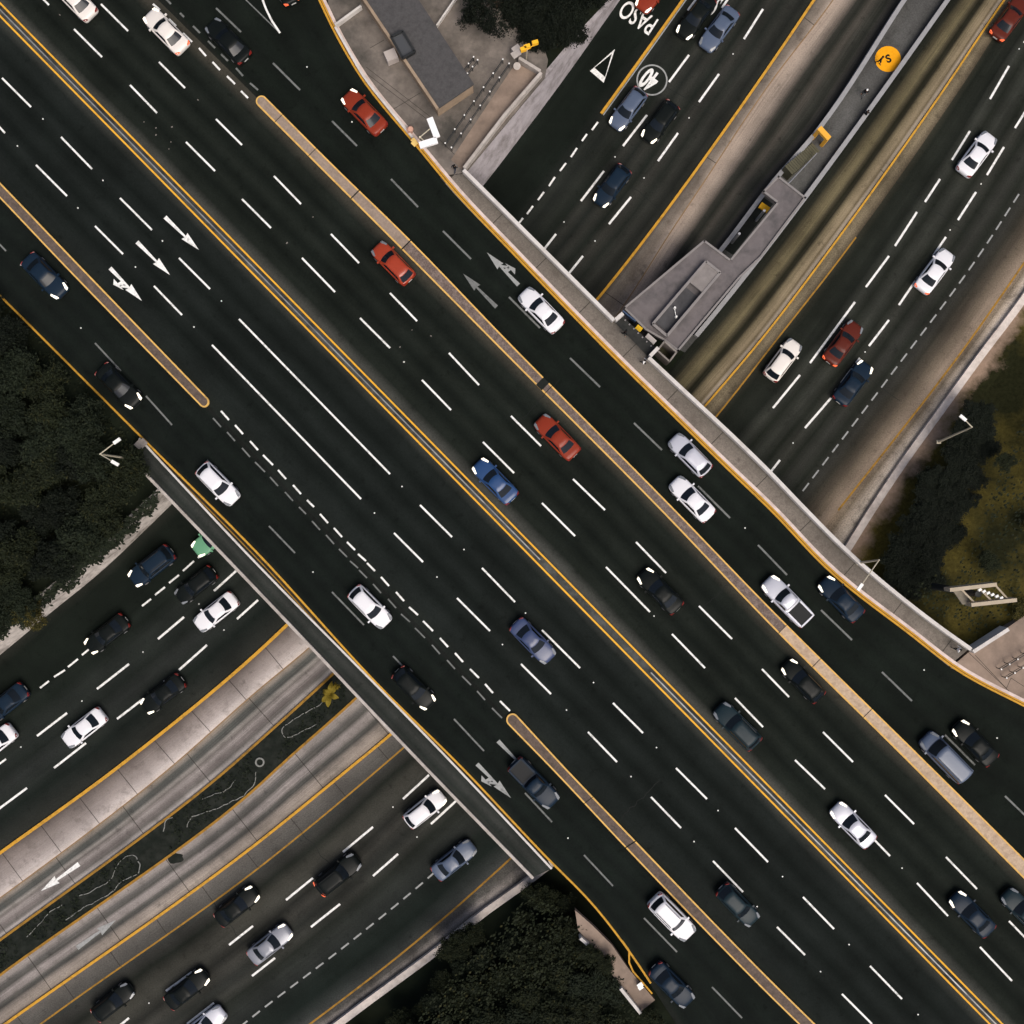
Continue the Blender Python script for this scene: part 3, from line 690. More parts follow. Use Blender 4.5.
# litter on the asphalt, north half
lt = MB()
for x, y in ((156,128),(172,127),(156,135),(169,149),(171,142),(144,122),(198,100),(412,330),(431,336),(400,347),(404,362),(287,243),(313,217),(60,15)):
    p = P(x,y,ZD); s = random.uniform(.06,.13); lt.box(p+Vector((0,0,.004)), s*1.6, s, .03, random.random()*3)
o = link('litter', lt.mesh('litter', M_conc2), ov3); o['kind'] = 'structure'

# lettering -------------------------------------------------------------
def text(parent, s, c, z, heading, size, xs, m, ys=1.0, name='road_lettering', bold=.02):
    cu = bpy.data.curves.new('t', 'FONT'); cu.body = s; cu.align_x = 'CENTER'; cu.align_y = 'CENTER'; cu.size = size; cu.offset = bold
    to = bpy.data.objects.new('t', cu); COL.objects.link(to)
    dg = bpy.context.evaluated_depsgraph_get(); me = bpy.data.meshes.new_from_object(to.evaluated_get(dg)); bpy.data.objects.remove(to)
    o = link(name, me, parent); me.materials.clear(); me.materials.append(m); me.name = name
    h = Vector((heading[0], -heading[1])).normalized(); right = Vector((h.y, -h.x)); p = P(c[0],c[1],z)
    o.matrix_basis = Matrix(((right.x*xs, h.x*ys, 0, p.x), (right.y*xs, h.y*ys, 0, p.y), (0,0,1,p.z), (0,0,0,1)))
    o['kind'] = 'structure'; return o
text(roadN, 'PASO', (638.5,16.5), .01, (-.52,.80), 1.42, 1.2, M_white, 2.0, bold=.015)
text(roadN, 'L', (693,0), .01, (-.6,.8), 1.6, 1.2, M_white, 1.9, bold=.03); text(roadN, 'S', (717,5), .01, (-.6,.8), 1.5, .7, M_white, 2.2, bold=.03)
text(roadN, '40', (650,79), .01, (-.6,.8), 1.75, .92, M_white, 1.75, bold=.06)
mb = MB(); c = P(652,80,.008); n = 40
for i in range(n):
    a, b = 2*math.pi*i/n, 2*math.pi*(i+1)/n
    mb.quad(*[c + Vector((math.cos(t)*r, math.sin(t)*r, 0)) for t, r in ((a,1.5),(a,1.66),(b,1.66),(b,1.5))])
o = link('speed_ring', mb.mesh('speed_ring', M_whiteg), roadN); o['kind'] = 'structure'
mb = MB()
t0, t1, t2 = P(615,49,.008), P(590,71,.008), P(603.7,82.8,.008)
cen = (t0+t1+t2)/3
i0, i1, i2 = t0.lerp(cen,.25), t1.lerp(cen,.22)+(t0-cen)*.13, t2.lerp(cen,.22)+(t0-cen)*.13
for q in ((t0,i0,i1,t1),(t1,i1,i2,t2),(t2,i2,i0,t0)): mb.quad(*q)
o = link('yield_triangle', mb.mesh('yield_triangle', M_white), roadN); o['kind'] = 'structure'
for ob in (bpy.data.objects['speed_ring'], o):
    bm = bmesh.new(); bm.from_mesh(ob.data)
    for f in bm.faces:
        f.normal_update()
        if f.normal.z < 0: f.normal_flip()
    bm.to_mesh(ob.data); bm.free()

exec_parts = True
# ---------------------------------------------------------------- planted median, lower left
i0 = int(.52*NS)
G2, H2 = lg[i0:], lh[i0:]
beds = thing('planted_median', 'long dark planted strip with white winding stone borders between the two bus lanes', 'planted median', P(170,840,0))
q = MB(); ribbon_local(q, G2, H2, .12); part('soil_bed', q, M_soil, beds)
q = MB(); q.path(G2, .26, -.02, .2); part('yellow_kerb', q, M_yelf, beds)
q = MB(); q.path(H2, .26, -.02, .2); part('yellow_kerb', q, M_yelf, beds)
def border(pts):
    s = spline(PL(pts, .12), len(pts)*14); i = 0
    s = [p + Vector((noise.noise(p*1.7)*.12, noise.noise(p*1.7+Vector((9,0,0)))*.12, 0)) for p in s]
    while i < len(s)-2:
        n = random.choice((4,7,10,14)); q = MB(); q.path(s[i:i+n+1], random.uniform(.05,.09), 0, .10, zrel=True)
        if len(s[i:i+n+1]) > 1: part('stone_border', q, M_stone, beds)
        i += n + random.choice((0,1,1,2))
border([(329,694),(322,703),(305,713),(290,722),(282,730),(284,736),(292,736),(303,731),(316,724)])
border([(80,896),(95,889),(112,878),(116,868),(124,858),(133,855),(139,862),(138,873),(131,877),(121,882),(114,890),(100,899),(80,910),(66,920)])
border([(62,905),(50,912),(40,923),(30,934),(27,937)]); border([(235,780),(228,789),(213,795),(202,799)])
border([(256,772),(255,783),(243,795),(226,804),(216,809),(203,813),(190,819),(187,827)]); border([(173,817),(166,821),(164,831)])
q = MB(); c = P(260,762,.12); n = 24
for i in range(n):
    a, b = 2*math.pi*i/n, 2*math.pi*(i+1)/n
    V = [c + Vector((math.cos(t)*r, math.sin(t)*r, z)) for t in (a,b) for r, z in ((.5,0),(.5,.15),(.34,.15),(.34,0))]
    q.add(V, [(0,1,5,4),(1,2,6,5),(2,3,7,6)])
part('stone_ring', q, M_stone, beds)
q = MB(); rb_ = random.Random(17)
for i in range(3600):
    k = rb_.randrange(len(G2)-1); t = rb_.uniform(.12,.88); c = G2[k].lerp(G2[k+1], rb_.random()).lerp(H2[k].lerp(H2[k+1], rb_.random()), t)
    dens = noise.noise(Vector((c.x*.22, c.y*.22, 5)))
    if dens < -.05: continue
    c = c + Vector((0,0,.14+rb_.random()*.45*min(1,dens*3+.3))); nn = Vector((rb_.gauss(0,.5), rb_.gauss(0,.5), 1)).normalized(); a = nn.orthogonal().normalized(); b = nn.cross(a); th = rb_.random()*6.28
    u = a*math.cos(th)+b*math.sin(th); w_ = nn.cross(u); z = rb_.uniform(.07,.15); q.add([c-u*z, c+w_*z*.6, c+u*z, c-w_*z*.6], [(0,1,2,3)])
bed_leaves = q
# spilled soil on the bus lane
q = MB(); ring = []
for i in range(22):
    a = 2*math.pi*i/22; r = .75 + .35*noise.noise(Vector((math.cos(a)*1.5, math.sin(a)*1.5, 8)))
    ring.append(P(175,857,.0)+Vector((math.cos(a)*r*1.3, math.sin(a)*r*.75-.1, .012)))
q.add(ring + [P(175,857,.1)], [(i,(i+1)%22,22) for i in range(22)]); struct('spilled_soil', q, M_soil)

# ---------------------------------------------------------------- bus station
st = thing('bus_station', 'grey roofed bus station with a stepped flat roof between the bus lanes, touching the bridge', 'bus station', P(700,290,0))
ZP = .95
gl = [p for p in lg[:int(.375*NS)]]; hl = [p for p in lh[:int(.375*NS)]]
q = MB(); ribbon(q, [gl_ for gl_ in ([p.copy() for p in lg], [p.copy() for p in lh])], [0,1], 0, .36, ZP)
o = link('platform', q.mesh('platform', M_plat, Vector(st.location)), st)
for nm, ln_, off in (('platform_wall', lg, .22), ('platform_wall', lh, -.22)):
    q = MB(); q.path(ln_[:int(.355*NS)] if ln_ is lg else ln_[:int(.36*NS)], .46, -.02, 1.75, off=off)
    part(nm, q, simple('platform_wall_concrete', C(142,142,143), .8, .15, var=.12), st)
ZR = 4.9
roofpts = [(623,308),(704,240),(730,259.5),(776.5,203),(762,192),(778,176),(806,198),(761,258),(740,278),(678,352),(664,341),(645,330)]
rp = PL(roofpts, ZR)
q = MB(); q.prism(rp, ZR-.35, ZR); part('roof', q, M_sroof, st)
edge = simple('roof_edge', C(128,124,122), .8, .15, var=.1)
q = MB(); loop = rp + [rp[0]]
ar = sum(rp[i].x*rp[(i+1)%len(rp)].y - rp[(i+1)%len(rp)].x*rp[i].y for i in range(len(rp)))
for a, b in zip(loop, loop[1:]):
    q.path([a, b], .2, ZR-.37, ZR+.2, off=(.1 if ar > 0 else -.1))
part('roof_upstand', q, edge, st)
# raised well on the roof
wl = PL([(652,325),(666,337),(719,274),(705,263)], ZR)
def frame(poly, wd, z0, z1, m, root, name):
    q = MB(); lp = poly + [poly[0]]
    for a, b in zip(lp, lp[1:]): q.path([a,b], wd, z0, z1)
    return part(name, q, m, root)
frame(wl, .26, ZR, ZR+.7, edge, st, 'roof_well')
q = MB(); q.prism([wl[0].lerp(wl[3],.05), wl[1].lerp(wl[2],.05), wl[1].lerp(wl[2],.62), wl[0].lerp(wl[3],.62)], ZR, ZR+.05); part('well_floor', q, simple('well_floor_grey', C(66,66,68), .6, .15, var=.3, scale=.6), st)  # well floor in a mottled grey, darker than the roof membrane
q = MB(); q.prism([wl[0].lerp(wl[3],.68), wl[1].lerp(wl[2],.68), wl[2], wl[3]], ZR+.3, ZR+.62); part('tank_cover', q, simple('cover_concrete', C(124,119,116), .8, .15, var=.15), st)
q = MB()
for x, y in ((674.5,308),(676,317)): p = P(x,y,ZR+.05); q.tube(p, p+Vector((0,0,.35)), .16, .1, 10)
q.tube(P(674.5,308,ZR+.2), P(676,317,ZR+.2), .04); part('roof_vent', q, M_stud, st)
# front band towards the bridge: blue fascia, yellow sign, white box
q = MB(); q.path([P(624,309.5,ZR),P(637,320,ZR)], .12, -.5, .42, off=-.25, zrel=True); part('fascia', q, simple('blue_fascia', C(60,80,110), .5, .3), st)
q = MB(); q.path([P(636,327,ZR),P(641,331,ZR)], .5, .25, .42, zrel=True); part('yellow_sign', q, simple('yellow_panel', C(214,170,30), .6, .2), st)
q = MB(); q.box(P(650,340,ZR-.2), 1.15,.5,.75, math.radians(-42)); part('service_box', q, simple('box_white', C(176,170,164), .7, .2), st)
# landing linking the bridge sidewalk to the station stairs
q = MB(); q.prism(PL([(614,323),(622,316),(657,349),(648,358)], ZD), 5.6, 6.56); part('landing', q, simple('landing_floor', C(48,49,47), .9, .1, var=.25), st)
q = MB()
for k in range(9):
    a = P(618,319,ZD).lerp(P(652.5,353.5,ZD), k/8); b = a + Vector((.55,.6,0)); q.box(a.lerp(b,.5)+Vector((0,0,.06)), .14,.14,.1,.7)
part('landing_stud', q, edge, st)
q = MB()
for k in range(14):
    f = k/14; a0 = P(656,349,0); 
q = MB(); fr = PL([(657,351),(664,342),(676,352.5),(669,362)], 5.2)
lp = fr + [fr[0]]
for a, b in zip(lp, lp[1:]): q.path([a,b], .16, 3.0, 5.6)
part('stairwell', q, M_conc2, st)
q = MB(); q.prism([p.lerp(sum(fr, Vector())/4, .12) for p in fr], 2.9, 3.2); part('stairwell_floor', q, simple('olive_floor', C(80,78,60), .9, .1, var=.3), st)
# stairs rising under the roof, yellow portal, yellow board in the open bay
q = MB(); a, b = P(816,147,ZP), P(783,177,ZP); L_ = (b-a).length; d = (b-a).normalized(); ang = math.atan2(d.y,d.x); ns = 15
for k in range(ns):
    c = a + d*(k+.5)*L_/ns; q.box(c, L_/ns*.72, 1.15, .12+.14*k, ang)
part('stairs', q, simple('stair_metal', C(82,80,62), .6, .3, .2, var=.2), st)
q = MB(); q.tube(P(817,153,ZP+1), P(788,184,ZP+2.6), .06); part('handrail', q, M_steel, st)
q = MB(); c = P(817,141,ZP); q.box(c+Vector((-.45,.3,0)), .35,.35,2.2,ang); q.box(c+Vector((.5,-.45,0)), .35,.35,2.2,ang); q.box(c+Vector((0,-.1,2.2)), .55,1.55,.4,ang)
part('portal', q, simple('yellow_portal', C(222,166,60), .6, .2), st)
q = MB(); q.box(P(764,208,2.4), 1.05,.62,.25, math.radians(-33)); q.tube(P(764,208,ZP), P(764,208,2.4)+Vector((0,0,0)), .06); part('notice_board', q, simple('yellow_board', C(226,168,30), .6, .2), st)
q = MB(); q.prism(PL([(733,255),(721,247),(757,205),(763,197),(773,204)], ZP), ZP, ZP+.02); part('bay_floor', q, M_dark, st)
for t in (.12,.3,.5,.7,.9):
    c = P(670,300,0).lerp(P(790,190,0), t); q = MB(); q.tube((c.x,c.y,ZP), (c.x,c.y,ZR-.35), .14); part('column', q, M_steel, st)
# amber disc with an S on the platform
q = MB(); c = P(888,59,ZP+.006); q.add([c + Vector((math.cos(2*math.pi*i/48)*1.36, math.sin(2*math.pi*i/48)*1.36, 0)) for i in range(48)], [tuple(range(48))])
part('floor_disc', q, M_orange, st)
t_ = text(None, 'S', (888.5,59), ZP+.010, (-.35,-.94), 1.15, 1.0, M_black, 1.0, 'floor_letter', .045)
mw = t_.matrix_basis.copy(); t_.parent = st; t_.matrix_basis = Matrix.Translation(-Vector(st.location)) @ mw
if 'kind' in t_: del t_['kind']

# ---------------------------------------------------------------- kiosk plaza, upper middle
pz = MB(); pz.prism(PL([(336,37),(331,20),(318,-60),(420,-60),(520,-20),(548,60),(545,77),(465,173),(440,176),(416,145),(363,80)], ZD), 6.2, 6.56); struct('plaza', pz, M_plaza)
q = MB(); q.prism(PL([(497,91),(516,63),(541,77),(464,171),(451,160)], ZD), 6.5, 6.58); struct('plaza', q, M_plazat)
q = MB()
for a, b in (((362,70),(436,126)),((366,67),(432,118)),((392,110),(420,93)),((370,48),(384,40)),((440,140),(466,166))): stripe(q, a, b, .05, 6.566)
struct('paving_joint', q, M_jt)
parapet([(336,28),(362,9)], 'thin white wall running back from the kerb beside the kiosk', wd=.22, h=.7)
parapet([(336,29),(349,52),(363,76),(390,111),(413,139)], 'thin pale wall between the yellow kerb and the kiosk forecourt', wd=.24, h=.5)
parapet([(464.5,171),(505,118),(541,76.5)], 'tan coping parapet above the whitewashed wall', m=M_conc, wd=.3, h=1.0)
parapet([(540,75),(519,62)], 'short tan parapet closing the far end of the plaza', m=M_conc, wd=.3, h=1.0)
bz = 2.4
kiosk = thing('flat_roofed_building', 'flat grey roofed building with tan walls on the kiosk plaza', 'building', P(410,50,6.56))
rf = PL([(334,-45),(437.5,109),(474,84),(386,-50)], ZD+bz)
q = MB(); q.prism([p.lerp(sum(rf,Vector())/4,.02) for p in rf], 6.5, ZD+bz-.2); part('wall', q, M_tanw, kiosk)
q = MB(); q.prism(rf, ZD+bz-.2, ZD+bz); rfo = part('roof', q, M_roof, kiosk)
q = MB(); q.path([rf[0],rf[1]], .28, ZD+bz-.2, ZD+bz+.18, off=.0); part('coping', q, M_tanw, kiosk)
hb = PL([(391.5,38.5),(403,33),(415,53),(403,60)], ZD+bz)
frame(hb, .22, ZD+bz, ZD+bz+.5, M_dsteel, kiosk, 'skylight_frame')
q = MB(); q.prism(hb, ZD+bz, ZD+bz+.28); part('skylight', q, simple('grey_skylight', C(70,72,74), .3, .3), kiosk)
q = MB(); q.box(P(392,59,6.56), 1.15, 1.05, 1.0, .4); single('utility_cabinet', q, simple('cabinet_paint', C(172,164,158), .7, .2), 'small pale square cabinet against the kiosk wall', 'cabinet')
# white double sign box
sg = thing('sign_panels', 'two long white sign boxes on a thin arm beside the yellow kerb', 'sign', P(417,140,6.56))
q = MB(); q.box(P(433.5,128.5,9.3), 2.0,.62,.3, math.radians(-69)); part('sign_box', q, simple('sign_white', (.8,.8,.8,1), .5, .2), sg)
q = MB(); q.box(P(428.5,143.5,9.3), 1.8,.62,.3, math.radians(17)); part('sign_box', q, simple('sign_white', (.8,.8,.8,1), .5, .2), sg)
q = MB(); q.tube(P(419,138,6.5), P(420,137,9.5), .1); part('post', q, M_lampm, sg)
q = MB(); q.tube(P(420,137,9.45), P(432,127,9.35), .06); q.tube(P(420,137,9.45), P(426,143,9.35), .06); part('arm', q, M_lampm, sg)
q = MB(); q.box(P(414.5,143.5,6.56), .42,.42,.9,.8); q.box(P(414.5,143.5,7.46), .5,.5,.12,.8); single('bollard', q, simple('amber_bollard', C(236,200,120), .6, .2), 'stubby pale amber bollard on the kerb below the sign boxes', 'bollard')
q = MB(); q.tube(P(410.5,129,6.56), P(410.5,129,7.6), .32, .26, 14); q.box(P(410,132,6.56), .5,.5,.7,.3); single('planter', q, simple('pink_pot', C(186,146,128), .8, .1), 'pinkish round pot on the kerb by the sign boxes', 'planter')
railing((506,66),(449,149), 6.56, 7, 'long double dark railing with white post caps between kiosk and tan plaza', .75)
railing((476,63),(461,83), 6.56, 4, 'short dark railing against the right side of the kiosk roof', .5)
parapet([(459,-4),(437,28)], 'thin white rail wall running behind the kiosk into the tree', wd=.16, h=.6)

# ---------------------------------------------------------------- street lamps, billboard
def lamp(base, top, head, z0, z1, label, two=None):
    B_, T_ = P(base[0],base[1],z0), P(top[0],top[1],z1)
    r = thing('street_lamp', label, 'street lamp', B_, 'street lamps')
    q = MB(); q.tube(B_, T_, .13, .08, 12); q.box(B_, .4,.4,.25); part('pole', q, M_lampm, r)
    for h in ([head] + ([two] if two else [])):
        H = P(h[0],h[1],z1+.3); q = MB(); q.tube(T_, H, .06, .05); part('arm', q, M_lampm, r)
        d = (H-T_); ang = math.atan2(d.y,d.x); q = MB(); q.box(H-Vector((0,0,.08)), .75,.3,.16, ang); q.box(H-Vector((0,0,.12)), .5,.2,.05, ang); part('lamp_head', q, M_stud, r)
    return r
lamp((132,459),(100,454),(117,441), 6.4, 14.2, 'pale street lamp rising out of the dark thicket on the left', two=(115,463))
lamp((938,442),(972,427),(963,418), 3.0, 11.2, 'pale street lamp above the olive slope on the right')
lamp((858,563),(879,560),(860,587), 6.5, 12.5, 'slender street lamp on the curved parapet reaching over the sidewalk')
r = thing('signal_post', 'small post with bright yellow signal heads behind the far end of the plaza', 'signal', P(524,60,6.5))
q = MB(); q.tube(P(526,62,6.5), P(527,50,9.6), .07); part('post', q, M_lampm, r)
ysig = simple('signal_yellow', C(240,180,40), .5, .3)
for x, y in ((527,48),(523.5,50.5),(535,44)): q = MB(); q.box(P(x,y,9.4), .6,.34,.5,.3); q.tube(P(527,50,9.5), P(x,y,9.6), .04); part('signal_head', q, ysig, r)
q = MB(); q.tube(P(517,66,6.6), P(517,66,7.7), .3, .3, 16); q.tube(P(517,66,7.7), P(517,66,7.8), .36, .36, 16); single('litter_bin', q, M_conc, 'round pale bin at the far end of the tan plaza', 'bin')
q = MB(); q.box(P(516,54,6.56), .8,.55,1.3,.6); q.box(P(516,54,7.86), .9,.65,.08,.6); single('utility_cabinet', q, M_conc, 'pale upright cabinet behind the plaza parapet by the yellow signals', 'cabinet')
q = MB(); q.box(P(142,444,6.5), .9,.6,.8,.8); q.box(P(142,444,7.3), 1.0,.7,.07,.8); single('utility_cabinet', q, M_conc2, 'grey cabinet just outside the yellow line, upper edge of the left thicket', 'cabinet')
bb = thing('billboard', 'back to back billboard frame standing on the dark slope at right', 'billboard', P(975,597,6.2))
zb = 17.0
p0, p1, p2, p3 = P(950,590,zb), P(997,584.5,zb), P(971.5,605,zb), P(1017,600,zb)
cream = simple('cream_panel_frame', C(168,156,136), .7, .2, var=.1)
for a, b in ((p0,p1),(p2,p3)):
    q = MB(); q.path([a,b], .34, zb-1.3, zb); part('panel', q, cream, bb)
for f in (.25,.62,.98):
    q = MB(); q.tube(p0.lerp(p1,f)-Vector((0,0,.3)), p2.lerp(p3,f-.12)-Vector((0,0,.3)), .09); part('cross_beam', q, cream, bb)
q = MB(); q.prism([p0.lerp(p1,.12), p0.lerp(p1,.34), p2.lerp(p3,.1), p2.lerp(p3,-.1)], zb-1.0, zb-.9); part('catwalk', q, simple('catwalk_grey', C(120,114,102), .8, .1, var=.3), bb)
q = MB()
for k in range(6): q.box(p0.lerp(p1,.6+.05*k).lerp(p2.lerp(p3,.45+.06*k), .2+.12*k)-Vector((0,0,.4)), .3,.2,.25,.5)
part('floodlight', q, M_stud, bb)
q = MB(); c = p0.lerp(p3,.5); q.tube((c.x,c.y,6.0), (c.x,c.y,zb-1.0), .35, .3, 16); part('pole', q, M_dsteel, bb)

# concrete patch and broken white wall on the lower edge
q = MB(); q.prism(PL([(575,910),(592,925),(612,945),(628,968),(655,1000),(640,1012),(622,990),(600,955),(578,930)], ZD), 5.8, 6.52); struct('footway', q, M_plazat)
for (a, b, l) in (((580,936),(588,943),'short white wall stub among leaves, near the yellow kerb bend'),((620,986),(640,1011),'white wall piece along the tan footway at bottom')):
    parapet([a,b], l, wd=.3, h=.6)
q = MB(); q.path(PL([(622,940),(629,950),(629,962),(633,971),(652,993)], ZD), .16, 0, .16, zrel=True); single('kerb', q, M_yel, 'curved yellow kerb around the small tan footway at the bottom', 'kerb')
q = MB(); q.box(P(640,985,6.52), .5,.35,.6,.6); q.box(P(640,985,7.12), .56,.4,.05,.6); single('utility_cabinet', q, M_stud, 'tiny white cabinet on the tan footway at the bottom', 'cabinet')
#PARTS2
# ---------------------------------------------------------------- vehicles
def carpaint(name, c, rough=.32, coat=.35, metal=0.0):
    m, nt, b = nodes(name)
    b.inputs['Base Color'].default_value = c; b.inputs['Roughness'].default_value = rough
    b.inputs['Metallic'].default_value = metal; b.inputs['Coat Weight'].default_value = coat
    b.inputs['Coat Roughness'].default_value = .1; b.inputs['Specular IOR Level'].default_value = .3 if c[1] > .03 else .1
    return m
PAINT = {
 'white': carpaint('paint_white', (.68,.68,.70,1), coat=.2), 'cream': carpaint('paint_cream', (.68,.64,.59,1), coat=.2),
 'silver': carpaint('paint_silver', (.50,.51,.56,1), .3, .4, .2), 'grey': carpaint('paint_grey', (.20,.21,.24,1), .3, .4, .2),
 'red': carpaint('paint_red', C(150,54,28)), 'darkred': carpaint('paint_dark_red', C(84,34,24), coat=.1),
 'brick': carpaint('paint_brick', C(128,48,30), coat=.15), 'blue': carpaint('paint_blue', C(36,66,108), coat=.25),
 'steel': carpaint('paint_steel_blue', C(76,88,108), coat=.25), 'violet': carpaint('paint_slate_blue', C(54,66,98), coat=.25),
 'navy': carpaint('paint_navy', C(22,36,50), coat=.03), 'teal': carpaint('paint_teal', C(28,42,48), coat=.04),
 'black': carpaint('paint_black', C(17,21,20), coat=.0), 'green': carpaint('paint_green', C(96,150,116), coat=.2)}
M_glass = carpaint('tinted_glass', C(22,28,34), .12, .0); M_glass.node_tree.nodes['Principled BSDF'].inputs['Specular IOR Level'].default_value = .22
M_tyre = simple('tyre_rubber', C(26,26,26), .9, .1); M_rim = simple('rim_alloy', C(150,150,152), .4, .5, .5)
M_trim = simple('black_trim', C(28,30,31), .6, .2)
M_hl = emit('headlight_lit', (1.0,.86,.62,1), 1.0, (.8,.8,.75,1)); M_hloff = simple('headlight_lens', C(118,122,126), .2, .5)
M_tl = emit('taillight_lit', (1.0,.18,.05,1), .75, (.5,.05,.03,1)); M_tloff = simple('taillight_lens', C(120,32,26), .3, .4)
M_plate = simple('number_plate_blank', C(190,190,186), .5, .2)
KIND = {
 'sedan':  dict(L=4.60, W=1.80, hz=1.00, cab=(.98,-1.62,.30,-.92,.79,.60,.95,1.44), hood=.0, tail=0),
 'hatchback': dict(L=4.05, W=1.74, hz=1.0, cab=(.92,-1.93,.30,-1.42,.77,.60,.95,1.50), hood=0, tail=.0),
 'suv':    dict(L=4.75, W=1.90, hz=1.15, cab=(1.00,-2.22,.42,-1.80,.83,.66,1.08,1.74), hood=0, tail=0),
 'pickup': dict(L=5.20, W=1.88, hz=1.12, cab=(1.10,-.62,.55,-.42,.81,.66,1.06,1.74), hood=0, tail=0),
 'van':    dict(L=5.10, W=1.95, hz=1.15, cab=(1.75,-2.42,1.15,-2.22,.88,.78,1.08,1.98), hood=0, tail=0)}
def car_meshes(kind):
    k = KIND[kind]; L, W, hz = k['L'], k['W']/2, k['hz']
    st = [(-.500,.66,.46,.74),(-.490,.84,.34,.88),(-.462,.93,.27,.955),(-.40,.975,.23,.975),(-.28,.99,.21,.985),(-.1,1,.20,.985),(.1,1,.20,.975),(.22,.99,.21,.955),(.33,.975,.22,.905),(.42,.93,.25,.84),(.462,.86,.28,.775),(.487,.74,.33,.68),(.500,.56,.40,.58)]
    mb = MB(); nr = 0
    for x, w, z0, z1 in st:
        x *= L; w *= W; z1 *= hz
        half = [(0,z0),(.80*w,z0),(.97*w,z0+.10),(w,(z0+z1)*.5+.02),(.985*w,z1-.13),(.93*w,z1-.04),(.80*w,z1-.005),(.42*w,z1+.028),(0,z1+.038)]
        ring = half + [(-y,z) for y,z in half[-2:0:-1]]; nr = len(ring)
        mb.v += [Vector((x,y,z)) for y,z in ring]
    for i in range(len(st)-1):
        for j in range(nr):
            a, b = i*nr+j, i*nr+(j+1)%nr; mb.f.append([a,b,b+nr,a+nr]); mb.mi.append(0)
    mb.f.append(list(range(nr))[::-1]); mb.mi.append(0); mb.f.append([(len(st)-1)*nr+j for j in range(nr)]); mb.mi.append(0)
    xf0,xr0,xf1,xr1,h0,h1,z0,z1 = k['cab']
    def lvl(t):
        bul = .035*math.sin(math.pi*t); return xf0+(xf1-xf0)*t, xr0+(xr1-xr0)*t, h0+(h1-h0)*t+bul, z0+(z1-z0)*t
    def outline(t, ins=0, dz=0):
        xf,xr,h,z = lvl(t); xf -= ins; xr += ins; h -= ins; pts = []
        for i in range(9): y = -1+i/4; pts.append((xf-.16*abs(y)**2.4, y*h, z+dz))
        for i in range(1,8): s = i/8; pts.append((xf-.16+(xr+.13-xf+.16)*s, h, z+dz))
        for i in range(9): y = 1-i/4; pts.append((xr+.13*abs(y)**2.4, y*h, z+dz))
        for i in range(1,8): s = i/8; pts.append((xr+.13+(xf-.16-xr-.13)*s, -h, z+dz))
        return pts
    rings = [outline(t) for t in (-.1,0,.25,.5,.75,.93)] + [outline(1,.035,0), outline(1,.14,.045), outline(1,.34,.062)]
    o = len(mb.v); n = len(rings[0])
    for r in rings: mb.v += [Vector(p) for p in r]
    for i in range(len(rings)-1):
        for j in range(n):
            a, b = o+i*n+j, o+i*n+(j+1)%n; mb.f.append([a,b,b+n,a+n]); mb.mi.append(0)
    mb.f.append([o+(len(rings)-1)*n+j for j in range(n)]); mb.mi.append(0)
    parts = [('body', mb, 'PAINT', True)]
    # glazing follows the cabin a little proud of it
    def patch(fn, nu, nv):
        q = MB()
        for i in range(nu+1):
            for j in range(nv+1): q.v.append(Vector(fn(i/nu, j/nv)))
        for i in range(nu):
            for j in range(nv):
                a = i*(nv+1)+j; q.f.append([a,a+1,a+nv+2,a+nv+1]); q.mi.append(0)
        return q
    def front(u, t):
        t = .06+.86*t; xf,xr,h,z = lvl(t); y = (-1+2*u)*(.86); return (xf-.16*abs(y)**2.4+.012, y*h, z+.012)
    def rear(u, t):
        t = .10+.80*t; xf,xr,h,z = lvl(t); y = (-1+2*u)*(.82); return (xr+.13*abs(y)**2.4-.012, y*h, z+.012)
    parts += [('windshield', patch(front,8,5), M_glass, True), ('rear_window', patch(rear,8,4), M_glass, True)]
    for sg in (-1,1):
        def side(u, t):
            t = .12+.72*t; xf,xr,h,z = lvl(t); a, b = xf-.30, xr+.24; return (a+(b-a)*u, sg*(h+.012), z)
        parts.append(('side_window', patch(side,8,4), M_glass, True))
        q = MB(); q.box((xf0-.10, sg*(W+.07), z0+.0), .14,.20,.14); parts.append(('mirror', q, 'PAINT', False))
        # headlights wrap from the nose up onto the wing
        q = MB(); v = []
        for x, w, z in ((.490*L,.54*W,.68*hz),(.474*L,.80*W,.72*hz),(.36*L,.93*W,.86*hz),(.345*L,.80*W,.905*hz),(.452*L,.56*W,.815*hz)): v.append((x+.02, sg*w, z+.035))
        vb = [(a-.06,b*.97,c-.09) for a,b,c in v]; q.add(v+vb, [(0,1,2,3,4)]+[(i,i+5,(i+1)%5+5,(i+1)%5) for i in range(5)]); parts.append(('headlight', q, 'HL', False))
        q = MB(); v = []
        for x, w, z in ((-.497*L,.50*W,.74*hz),(-.490*L,.84*W,.74*hz),(-.455*L,.94*W,.90*hz),(-.470*L,.80*W,.95*hz),(-.487*L,.55*W,.90*hz)): v.append((x-.02, sg*w, z+.02))
        vb = [(a+.07,b*.96,c-.03) for a,b,c in v]; q.add(v+vb, [(0,1,2,3,4)]+[(i,i+5,(i+1)%5+5,(i+1)%5) for i in range(5)]); parts.append(('taillight', q, 'TL', False))
    q = MB(); q.box((.502*L,0,.40), .03,.9*W,.14); parts.append(('grille', q, M_trim, False))
    q = MB(); q.box((-.503*L,0,.55), .02,.46,.14); parts.append(('number_plate', q, M_plate, False))
